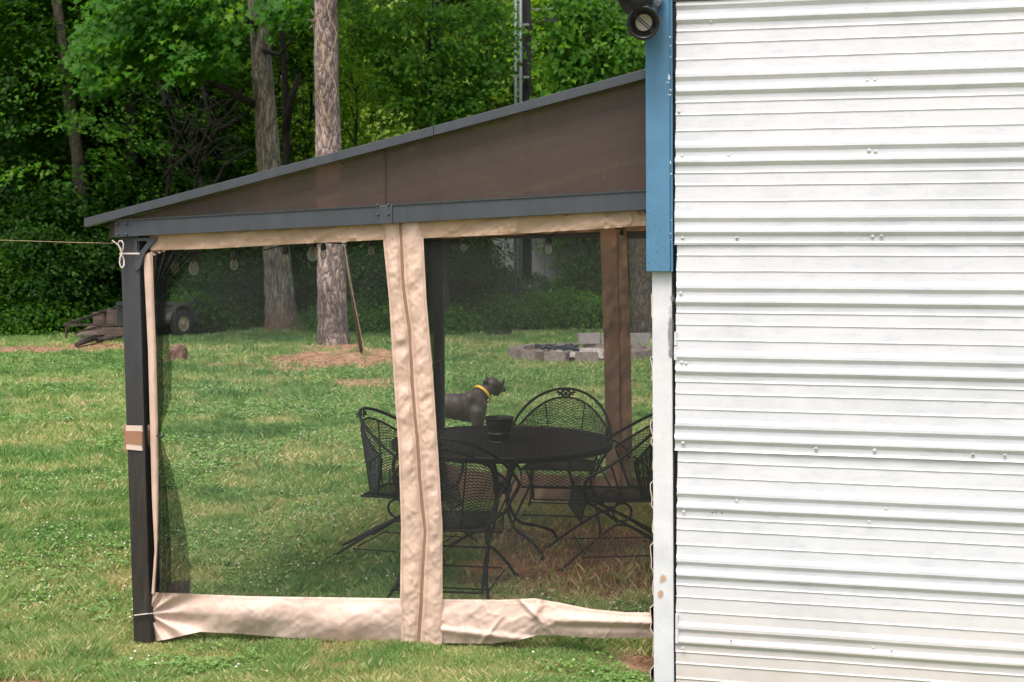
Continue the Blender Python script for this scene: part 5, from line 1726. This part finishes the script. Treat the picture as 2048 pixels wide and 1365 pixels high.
tops = [bulb_at(sl2, 350, 546, 7.43, 17, 0), bulb_at(sl2, 468, 540, 8.0, 16, 0), bulb_at(sl2, 571, 528, 8.5, 15, 0), bulb_at(sl2, 647, 518, 8.96, 13, 0), bulb_at(sl2, 742, 510, 9.6, 13, 0), bulb_at(sl2, 927, 504, 10.3, 13, 0)]
mb = MB(); pts = [P(305, 495, 7.2)]
for a, b in zip(tops, tops[1:] + [P(1200, 470, 10.3)]):
    pts.append(a); m_ = a.lerp(b, .5); m_.z = min(a.z, b.z) - .01; pts.append(m_)
pts.append(P(1200, 466, 10.3))
mb.tube(pts, .004, 6); part(mb, 'cable', M['black_cable'], sl2)

# ---------------------------------------------------------------- wrought iron furniture
def diamond(mb, fn, nu, nv, w_=.0028):
    """fn(u,v)->Vector or None over a nu x nv diamond lattice, thin 3 sided strands"""
    pts = {}
    def pt(i, j):
        if (i, j) not in pts: pts[(i, j)] = fn(i / nu, j / nv)
        return pts[(i, j)]
    for j in range(nv):
        for i in range(nu + 1):
            if (i + j) % 2: continue
            for di in (-1, 1):
                a, b = pt(i, j), pt(i + di, j + 1) if 0 <= i + di <= nu else None
                if a is None or b is None: continue
                mb.tube([a, b], w_, 3, cap=False)
def smooth_path(pts, n=6):
    pts = [Vector(p_) for p_ in pts]; out = []
    for i in range(len(pts) - 1):
        p0 = pts[max(i - 1, 0)]; p1 = pts[i]; p2 = pts[i + 1]; p3 = pts[min(i + 2, len(pts) - 1)]
        for k in range(n):
            t = k / n
            out.append(.5 * ((2 * p1) + (p2 - p0) * t + (2 * p0 - 5 * p1 + 4 * p2 - p3) * t * t + (3 * p1 - p0 - 3 * p2 + p3) * t ** 3))
    out.append(pts[-1]); return out

def make_chair():
    root = empty('patio_chair', (0, 0, 0), 'x', 'chair', 'wrought iron chairs round the mesh table')
    def P_(mb, name, **kw): return mb.build(name, M['iron'], root, **kw)
    # seat
    def seat(u, v):
        wd = .225 + .03 * v
        return Vector(((u - .5) * 2 * wd, -.22 + .46 * v, .415 + .012 * v - .02 * math.sin(u * math.pi) * math.sin(v * math.pi)))
    mb = MB(); diamond(mb, seat, 22, 44, .0026); P_(mb, 'seat')
    def apron(u, v): return Vector(((u - .5) * 2 * (.255 - .005 * v), .24 + .03 * v, .427 - .13 * v))
    mb = MB(); diamond(mb, apron, 24, 12, .0026); P_(mb, 'seat_apron')
    mb = MB()
    mb.tube([(-.225, -.22, .415), (.225, -.22, .415), (.255, .24, .427), (-.255, .24, .427)], .008, 6, closed=True)
    mb.tube([(-.255, .24, .427), (-.25, .27, .30), (.25, .27, .30), (.255, .24, .427)], .007, 6)
    P_(mb, 'seat_frame')
    # back
    def bk(u, v):
        s = (u - .5) * 2
        h = .46 - .21 * abs(s) ** 2.2
        return Vector((s * (.225 + .10 * v), -.22 - .06 * v + .24 * abs(s) ** 2.4 * (.45 + .55 * v), .43 + h * v))
    mb = MB(); diamond(mb, bk, 30, 44, .0027); P_(mb, 'backrest')
    mb = MB()
    edge = [bk(0, k / 8) for k in range(9)] + [bk(k / 16, 1) for k in range(1, 17)] + [bk(1, 1 - k / 8) for k in range(1, 9)]
    mb.tube(edge, .008, 6); mb.tube([bk(k / 10, 0) for k in range(11)], .007, 6)
    for u in (.28, .72): mb.tube([bk(u, k / 8) + Vector((0, -.008, 0)) for k in range(9)], .005, 5)
    P_(mb, 'back_frame')
    # hoop running into the arms
    hp = []
    for k in range(25):
        th = math.pi * k / 24
        s = math.sin(th); hp.append((.355 * math.cos(th), .20 - .50 * s ** .9, .62 + .335 * s))
    hp = [(.262, .235, .42), (.31, .26, .52), (.345, .245, .585)] + hp + [(-.345, .245, .585), (-.31, .26, .52), (-.262, .235, .42)]
    mb = MB(); mb.tube(smooth_path(hp, 2), .0105, 8); P_(mb, 'arm_hoop', smooth=True)
    for s in (-1, 1):
        mb = MB(); mb.tube([(s * .34, -.03, .725), (s * .325, -.12, .66), (s * .30, -.13, .60)], .006, 6)
        mb.tube([(s * .345, .10, .66), (s * .29, .05, .52), (s * .245, .0, .42)], .006, 6); P_(mb, 'arm_strut')
    # cast leaf ornament
    mb = MB()
    for k, (a, b, r_) in enumerate(((0, 0, .016), (-.035, .0, .016), (.035, .0, .016), (-.02, .018, .013), (.02, .018, .013), (-.022, -.016, .013), (.022, -.016, .013), (-.058, .008, .013), (.058, .008, .013), (0, .024, .009), (0, -.024, .010), (-.05, -.012, .009), (.05, -.012, .009))):
        mb.ball((a, -.296 - .002 * k % 2, .918 + b), (r_, .006, r_ * .85), 6, 4)
    mb.build('leaf_ornament', M['cast'], root)
    # spring base
    for s in (-1, 1):
        mb = MB()
        mb.tube(smooth_path([(s * .22, .22, .41), (s * .215, .14, .36), (s * .21, .06, .30)], 4), .008, 6)
        mb.tube([(s * .21, .01 + .058 * math.cos(a), .345 + .058 * math.sin(a)) for a in [k * 6.283 / 16 for k in range(16)]], .008, 6, closed=True)
        mb.tube(smooth_path([(s * .21, .05, .30), (s * .215, -.10, .22), (s * .225, -.22, .15), (s * .24, -.34, .09)], 4), .009, 6)
        P_(mb, 'spring')
        mb = MB()
        mb.tube(smooth_path([(s * .31, .40, .0), (s * .275, .26, .12), (s * .23, .10, .235), (s * .22, .03, .265), (s * .22, -.05, .245), (s * .245, -.24, .12), (s * .30, -.42, .0)], 5), .009, 8); P_(mb, 'leg', smooth=True)
        mb = MB(); mb.lathe([(0, 0), (.02, 0), (.02, .006), (.011, .014)], (s * .31, .40, 0), 10); mb.lathe([(0, 0), (.02, 0), (.02, .006), (.011, .014)], (s * .30, -.42, 0), 10); P_(mb, 'foot_pad')
    mb = MB()
    mb.tube([(-.25, .24, .09), (.25, .24, .09)], .005, 6); mb.tube([(-.245, -.24, .085), (.245, -.24, .085)], .005, 6)
    mb.tube([(-.24, -.34, .09), (.24, -.34, .09)], .006, 6); mb.tube([(-.22, .03, .262), (.22, .03, .262)], .006, 6)
    for s in (-1, 1): mb.tube([(s * .262, .26, .07), (s * .25, -.27, .07)], .004, 6)
    P_(mb, 'stretcher')
    return root
chair = make_chair()
spots = [(.365, 9.88, (-.14, -1), 'black iron mesh chair behind the table at the right, facing the camera'),
         (-.69, 8.84, (1, -.30), 'black iron mesh chair at the left end of the table, facing right'),
         (-.36, 7.86, (.16, 1), 'black iron mesh chair nearest the netting with its back to the camera'),
         (.69, 8.72, (-1, -.10), 'black iron mesh chair at the right, cut off by the shed corner')]
for i, (x, y, d, lab) in enumerate(spots):
    c_ = chair if i == 0 else copy_tree(chair)
    c_.location = (x, y, 0); c_.rotation_euler = (0, 0, math.atan2(d[1], d[0]) - math.pi / 2); c_['label'] = lab; c_.scale = (1.05, 1.05, 1.0)

TC = Vector((-.065, 9.02, 0)); TR = .735; TH = .72
tb = rooted('patio_table', tuple(TC), 'round black wrought iron table with expanded mesh top', 'table')
def ttop(u, v):
    x = (u - .5) * 2 * TR; y = (v - .5) * 2 * TR
    if x * x + y * y > TR * TR * 1.0: return None
    return TC + Vector((x, y, TH))
mb = MB(); diamond(mb, ttop, 74, 120, .0035); part(mb, 'table_top', M['iron'], tb)
mb = MB(); mb.tube([TC + Vector((TR * math.cos(a), TR * math.sin(a), TH)) for a in [k * 6.283 / 64 for k in range(64)]], .014, 8, closed=True)
mb.lathe([(TR - .004, -.03), (TR + .008, -.03), (TR + .008, .0)], TC + Vector((0, 0, TH)), 64)
part(mb, 'rim', M['iron'], tb, smooth=True)
mb = MB()
for k in range(3):
    a = k * math.pi / 3; d_ = Vector((math.cos(a), math.sin(a), 0)) * TR
    mb.bar(TC + Vector((0, 0, TH - .014)) - d_, TC + Vector((0, 0, TH - .014)) + d_, .02, .008)
part(mb, 'cross_brace', M['iron'], tb)
for k in range(4):
    a = R(35) + k * math.pi / 2; e = Vector((math.cos(a), math.sin(a), 0))
    for da in (0, .42):
        e2 = Vector((math.cos(a + da), math.sin(a + da), 0))
        mb = MB(); mb.tube(smooth_path([TC + e2 * .36 + Vector((0, 0, TH - .02)), TC + e2 * .22 + Vector((0, 0, TH - .06)), TC + e2 * .10 + Vector((0, 0, .56)), TC + e2 * .055 + Vector((0, 0, .44)), TC + e2 * .05 + Vector((0, 0, .34))], 5), .009, 8)
        if da == 0:
            mb = MB(); mb.tube(smooth_path([TC + e * .36 + Vector((0, 0, TH - .02)), TC + e * .22 + Vector((0, 0, TH - .06)), TC + e * .10 + Vector((0, 0, .56)), TC + e * .055 + Vector((0, 0, .42)), TC + e * .06 + Vector((0, 0, .28)), TC + e * .14 + Vector((0, 0, .16)), TC + e * .30 + Vector((0, 0, .11)), TC + e * .42 + Vector((0, 0, .06)), TC + e * .46 + Vector((0, 0, .0))], 5), .011, 8)
            part(mb, 'leg', M['iron'], tb, smooth=True)
        else:
            part(mb, 'scroll_bar', M['iron'], tb, smooth=True)
mb = MB(); mb.lathe([(.03, -.03), (.062, -.03), (.066, 0), (.062, .03), (.03, .03)], TC + Vector((0, 0, .405)), 20); part(mb, 'collar', M['iron'], tb)

bk_ = rooted('metal_bucket', (TC.x - .02, TC.y - .03, TH + .004), 'small dark galvanised bucket candle standing on the mesh table', 'bucket')
mb = MB(); c0 = Vector(bk_.location)
mb.lathe([(0, 0), (.068, 0), (.070, .004), (.077, .055), (.080, .06), (.078, .066), (.088, .120), (.092, .124), (.092, .134), (.098, .16), (.102, .164), (.098, .168), (.094, .16), (.088, .145)], c0, 28)
part(mb, 'bucket_body', M['bucket'], bk_, smooth=True)
mb = MB(); mb.lathe([(.0905, .145), (.0, .147)], c0, 24); part(mb, 'wax_fill', M['soil_in'], bk_)
mb = MB(); mb.lathe([(.0795, .061), (.0825, .063), (.0800, .066)], c0, 28); mb.lathe([(.0705, .003), (.0725, .006), (.0715, .010)], c0, 28); part(mb, 'ridge', M['plate'], bk_, smooth=True)

# ---------------------------------------------------------------- dog
DY = 13.0
dg = rooted('dog', (X_at(900, DY), DY, 0), 'grey short haired dog with yellow collar standing beyond the table', 'dog')
def dog():
    mb = MB()
    def caps(a, b, ra, rb, n=7):
        a, b = Vector(a), Vector(b)
        for k in range(n + 1):
            t = k / n; r_ = ra + (rb - ra) * t; mb.ball(a.lerp(b, t), r_, 14, 9)
    def D(px, py, dy=0): return P(px, py, DY + dy)
    # trunk: deep chest narrowing to the belly, seen slightly from behind
    def ell(c, r_): mb.ball(c, r_, 18, 12)
    s = DY / FPX
    ell(D(946, 815, .05), (27 * s, .13, 32 * s)); ell(D(930, 815, .04), (28 * s, .135, 30 * s)); ell(D(912, 814), (26 * s, .13, 27.5 * s))
    ell(D(893, 812, -.02), (26 * s, .12, 25.5 * s)); ell(D(872, 811, -.05), (26 * s, .115, 24 * s)); ell(D(850, 812, -.08), (26 * s, .12, 25 * s)); ell(D(838, 815, -.10), (22 * s, .12, 26 * s))
    ell(D(958, 812, .08), (17 * s, .10, 25 * s)); ell(D(940, 798, .0), (16 * s, .085, 16 * s))
    # neck and head turned away to the upper right
    caps(D(948, 800, .06), D(968, 785, .14), .095, .075); caps(D(968, 785, .14), D(983, 769, .20), .078, .070)
    ell(D(985, 768, .20), (.075, .085, .070)); ell(D(993, 774, .24), (.06, .075, .058)); ell(D(998, 777, .26), (.05, .06, .05))
    caps(D(1000, 775, .30), D(1008, 780, .42), .043, .030); mb.ball(D(1010, 781, .44), (.022, .025, .018), 10, 7)
    # jaw cheek
    ell(D(992, 786, .24), (.045, .06, .036))
    # front legs
    for dx, dy in ((0, -.07), (7, .10)):
        caps(D(953 + dx, 826, dy), D(951 + dx, 858, dy), .062, .040); caps(D(951 + dx, 858, dy), D(949 + dx, 884, dy - .0), .038, .027)
        caps(D(949 + dx, 884, dy), D(950 + dx, 904, dy), .027, .024, 5); e = D(952 + dx, 908, dy); e.z = .022; mb.ball(e, (.045, .032, .022), 10, 7)
    # hind legs: knee forward at the belly, hock back
    for dx, dy in ((0, -.16), (8, .03)):
        caps(D(840 + dx, 820, dy), D(852 + dx, 850, dy), .085, .055); caps(D(852 + dx, 850, dy), D(836 + dx, 876, dy), .05, .03)
        caps(D(836 + dx, 876, dy), D(840 + dx, 902, dy), .028, .024, 5); e = D(846 + dx, 908, dy); e.z = .022; mb.ball(e, (.05, .034, .022), 10, 7)
    # tail
    pts = [D(824, 805, -.1), D(812, 815, -.14), D(805, 835, -.18), D(803, 850, -.2)]
    for a, b, r0, r1 in zip(pts, pts[1:], (.032, .022, .016), (.022, .016, .008)): caps(a, b, r0, r1, 6)
    # ears: one folded, one up
    for c_, tip, wd in ((D(974, 763, .10), D(972, 744, .10), .03), (D(970, 764, .12), D(965, 762, .06), .028), (D(1003, 770, .20), D(1011, 755, .18), .036)):
        for k in range(7):
            t = k / 6; w_ = wd * (1 - t * .72); mb.ball(c_.lerp(tip, t), (w_ * .8, .016, w_), 8, 6)
    m, t, b, o_ = new_mat('dog_coat')
    mp = mapping(t, (1, 1, 1)); n1 = noise(t, mp, 9, 6, .7); r_ = ramp(t, [(.3, (.028, .021, .019)), (.7, (.062, .049, .044))]); t.links.new(n1.outputs['Fac'], r_.inputs[0]); t.links.new(r_.outputs[0], b.inputs['Base Color'])
    b.inputs['Roughness'].default_value = .5; b.inputs['Sheen Weight'].default_value = .05; b.inputs['Specular IOR Level'].default_value = .25
    n2 = noise(t, mapping(t, (1, 1, 1)), 120, 3); bump(t, n2.outputs['Fac'], b, .25, .004)
    o = part(mb, 'body', m, dg, smooth=True)
    md = o.modifiers.new('r', 'REMESH'); md.mode = 'VOXEL'; md.voxel_size = .009; md.use_smooth_shade = True
    md = o.modifiers.new('s', 'SMOOTH'); md.factor = .6; md.iterations = 18
    # collar, a band round the neck
    c = D(964, 789, .12); ax = (D(983, 768, .20) - D(950, 800, .06)).normalized()
    q_ = ax.to_track_quat('Z', 'Y').to_matrix()
    cm = MB(); vs = []
    n = 28
    for z, rr in ((-.015, .103), (-.012, .108), (.012, .105), (.015, .099)):
        for k in range(n):
            a = 6.283 * k / n; vs.append(c + q_ @ Vector((rr * math.cos(a) * .98, rr * math.sin(a), z)))
    fs = []
    for i in range(3):
        for k in range(n): fs.append((i * n + k, i * n + (k + 1) % n, (i + 1) * n + (k + 1) % n, (i + 1) * n + k))
    cm.add(vs, fs); o = cm.build('dog_collar', M['collar'], None, smooth=True)
    under(o, dg)
    md = MB()
dog()

# ---------------------------------------------------------------- fire pit
def block_mesh(mat):
    mb = MB(); L, D_, H = .40, .20, .20
    # outer shell with two hollow cells opening up
    xs = [-L / 2, -L / 2 + .03, -.015, .015, L / 2 - .03, L / 2]; ys_ = [-D_ / 2, -D_ / 2 + .03, D_ / 2 - .03, D_ / 2]
    for x0_, x1_, y0_, y1_ in ((xs[0], xs[5], ys_[0], ys_[1]), (xs[0], xs[5], ys_[2], ys_[3]), (xs[0], xs[1], ys_[1], ys_[2]), (xs[2], xs[3], ys_[1], ys_[2]), (xs[4], xs[5], ys_[1], ys_[2])):
        mb.frame_box((x0_, y0_, 0), (x1_ - x0_, 0, 0), (0, y1_ - y0_, 0), (0, 0, H))
    return mb.mesh('cinder_block', mat)
bmA, bmB = block_mesh(M['concrete']), block_mesh(M['concrete2'])
FC = Vector((X_at(1168, 24.2), 24.2, 0)); FR = 1.12
mb = MB(); 
rd = random.Random(4)
for k in range(15):
    a = 2 * math.pi * k / 15 + .1
    o = bpy.data.objects.new('cinder_block', bmA); COL.objects.link(o)
    o.location = (FC.x + FR * 1.12 * math.cos(a), FC.y + FR * .95 * math.sin(a), -.01); o.rotation_euler = (0, 0, a + math.pi / 2 + rd.uniform(-.12, .12))
    tag(o, 'weathered concrete block laid in the low ring of the fire pit', 'block', 'blocks in the fire pit ring')
for (px_, py_, rot, lab) in ((1178, 694, .1, 'pale concrete block on the back of the pit ring, left of the brown strip'), (1226, 693, -.1, 'pale concrete block on the pit ring half hidden by the brown strip'), (1278, 696, .2, 'open ended concrete block on the pit ring right of the brown strip')):
    o = bpy.data.objects.new('upper_block', bmB); COL.objects.link(o)
    o.location = (X_at(px_, 25.2), 25.2, .19); o.rotation_euler = (0, 0, rot); o.scale = (1.0, 1, .95)
    tag(o, lab, 'block')
    o.name = 'cinder_block'
asb = MB(); vs = [Vector((FC.x, FC.y, .15))]; n = 26
rings = []
for j in range(1, 7):
    for k in range(n):
        a = 6.283 * k / n; r_ = FR * .98 * j / 6
        vs.append(Vector((FC.x + r_ * 1.1 * math.cos(a), FC.y + r_ * .93 * math.sin(a), .15 - .07 * (j / 6) ** 2 + rd.uniform(-.02, .025))))
fs = [(0, 1 + k, 1 + (k + 1) % n) for k in range(n)]
for j in range(5):
    for k in range(n): fs.append((1 + j * n + k, 1 + (j + 1) * n + k, 1 + (j + 1) * n + (k + 1) % n, 1 + j * n + (k + 1) % n))
asb.add(vs, fs)
tag(asb.build('ash_bed', M['ash']), 'pale grey heap of ash and charred bits inside the block ring', 'ash', kind='stuff')
mb = MB()
for _ in range(14):
    c_ = Vector((FC.x - .45 + rd.uniform(-.3, .3), FC.y + rd.uniform(-.4, .3), .19)); a = rd.uniform(0, 3.1)
    mb.bar(c_ - Vector((math.cos(a), math.sin(a), .1)) * .14, c_ + Vector((math.cos(a), math.sin(a), .15)) * .14, .06, .05)
tag(mb.build('charred_wood', M['char']), 'dark charred sticks heaped at the left of the fire pit ash', 'firewood', kind='stuff')

# ---------------------------------------------------------------- stump, log
g_ = G(356, 724)
mb = MB(); mb.tube([(g_.x, g_.y, -.05), (g_.x, g_.y, .06), (g_.x + .02, g_.y, .2), (g_.x + .05, g_.y, .30)], [.23, .17, .15, .09], 14, jit=.18)
mb.tube([(g_.x - .12, g_.y - .05, -.05), (g_.x - .10, g_.y, .12), (g_.x - .12, g_.y, .22)], [.12, .08, .03], 8, jit=.2)
o = mb.build('tree_stump', M['stump']); tag(o, 'small ragged reddish tree stump on the lawn below the trailer wheel', 'stump')
mb = MB(); a = G(154, 696); b = G(205, 684); mb.tube([a + Vector((0, 0, .06)), a.lerp(b, .4) + Vector((0, 0, .12)), b + Vector((0, 0, .10))], [.05, .08, .06], 9, jit=.25)
mb.tube([G(195, 688) + Vector((0, 0, .08)), G(243, 684) + Vector((0, 0, .12))], [.05, .05], 8, jit=.25)
o = mb.build('rotting_log', M['log']); tag(o, 'dark rotting log lying before the trailer frame left of the post', 'log')

# ---------------------------------------------------------------- trailers
t1 = rooted('utility_trailer', (X_at(330, 30.4), 30.4, 0), 'old dark olive trailer with rounded fender and cream wheel', 'trailer')
TY = 29.6
def Tp(px, py, d=0): return P(px, py, TY + d)
mb = MB()
q_ = [Tp(232, 608, -.2), Tp(345, 612, .1), Tp(345, 652, .1), Tp(232, 652, -.2)]
dd = Vector((.35, 1.6, 0))
mb.add(q_ + [v + dd for v in q_], [(3, 2, 1, 0), (4, 5, 6, 7), (0, 1, 5, 4), (1, 2, 6, 5), (2, 3, 7, 6), (3, 0, 4, 7)])
part(mb, 'tub', M['olive'], t1, bevel=.02)
mb = MB(); mb.bar(Tp(330, 621, 0), Tp(385, 606, 1.2), .05, .05); mb.bar(Tp(385, 606, 1.2), Tp(392, 601, 1.7), .08, .2); mb.bar(Tp(232, 606, -.25), Tp(345, 610, .05), .06, .05)
part(mb, 'top_rail', M['olive'], t1)
# fender: arched strip over the wheel
wc = G(363, 674); WR = .295
wc = Vector((wc.x, wc.y, WR))
axw = Vector((1, -.55, 0)).normalized(); fw = Vector((-.55, -1, 0)).normalized() * -1
rows = []
for j in (0, 1):
    row_ = []
    for k in range(15):
        a = math.pi * (.02 + .96 * k / 14)
        row_.append(wc - axw * (.02 + .30 * (1 - j) - .08) + fw * (WR + .10) * math.cos(a) + Vector((0, 0, (WR + .11) * math.sin(a))))
    rows.append(row_)
mb = MB(); mb.grid(rows)
part(mb, 'fender', M['olive'], t1, solid=.03, smooth=True)
mb = MB(); mb.add([Tp(322, 615, -.05), Tp(352, 617, -.1), Tp(350, 648, -.1), Tp(322, 651, -.05)], [(3, 2, 1, 0)]); part(mb, 'side_skirt', M['olive'], t1, solid=.05)
for off_, nm in ((0, 'wheel'), (-1.45, 'wheel')):
    c_ = wc + axw * (off_ if off_ == 0 else off_)
    mb = MB(); mb.lathe([(.17, -.075), (.24, -.085), (.285, -.07), (WR, -.03), (WR, .03), (.285, .07), (.24, .085), (.17, .075)], c_, 28, axw)
    wh = part(mb, 'wheel', M['tyre'], t1, smooth=True)
    mb = MB(); mb.lathe([(.19, .075), (.18, .06), (.15, .03), (.10, .045), (.05, .06), (.045, .09), (0, .095)], c_, 24, axw)
    for k in range(5):
        a = k * 1.2566; cc = c_ + axw * .05 + (fw * math.cos(a) + Vector((0, 0, math.sin(a)))) * .10; mb.ball(cc, .016, 6, 4)
    ro = mb.build('rim', M['rim'], None, smooth=True); ro.parent = wh
    ro.matrix_parent_inverse = Matrix.Identity(4)
mb = MB(); mb.tube([wc - axw * 1.45, wc], .035, 8); part(mb, 'axle', M['rust'], t1)
mb = MB(); mb.box(Tp(388, 628, .6), (.22, .08, .10)); part(mb, 'tail_lamp', M['rust'], t1)

t2 = rooted('flat_trailer_frame', (X_at(190, 29.2), 29.2, 0), 'rusty angle iron trailer frame with weathered boards left of the post', 'trailer')
FY = 29.0
def Q(px, py, d=0): return P(px, py, FY + d)
mb = MB(); mb.bar(Q(129, 650, -.3), Q(262, 650, -.3), .05, .05); part(mb, 'lower_rail', M['rust'], t2)
mb = MB(); mb.bar(Q(129, 650, -.3), Q(262, 606, 1.2), .05, .05); part(mb, 'upper_rail', M['rust'], t2)
mb = MB(); a = Q(132, 651, -.3); mb.bar(a, Vector((a.x, a.y, 0)), .04, .04); part(mb, 'leg', M['rust'], t2)
mb = MB(); mb.bar(Q(150, 668, .3), Q(262, 632, .9), .05, .05); part(mb, 'diagonal_bar', M['rust'], t2)
for k in range(3):
    y0_ = 655 + k * 6.6
    mb = MB(); mb.frame_box(Q(202 - k * 8, y0_ + 6.2, 0), Q(262, y0_ + 6.2, 0) - Q(202 - k * 8, y0_ + 6.2, 0), Vector((0, .04, 0)), Vector((0, 0, 6.0 / FPX * FY)))
    part(mb, 'board', M['oldboard'], t2)
mb = MB(); mb.frame_box(Q(150, 675, .1), Q(203, 675, .1) - Q(150, 675, .1), Vector((.2, 1.2, .3)), Vector((0, 0, .04))); part(mb, 'deck', M['oldboard'], t2)
for (a0, a1, mt, nm) in ((186, 211, 'oldboard', 'board'), (212, 228, 'oldboard', 'board'), (229, 246, 'oldboard', 'board')):
    mb = MB(); mb.frame_box(Q(a0, 652, .6), Q(a1, 652, .6) - Q(a0, 652, .6), Vector((0, .04, 0)), Vector((0, 0, (28 if a0 < 200 else 33) / FPX * FY))); part(mb, nm, M[mt], t2)
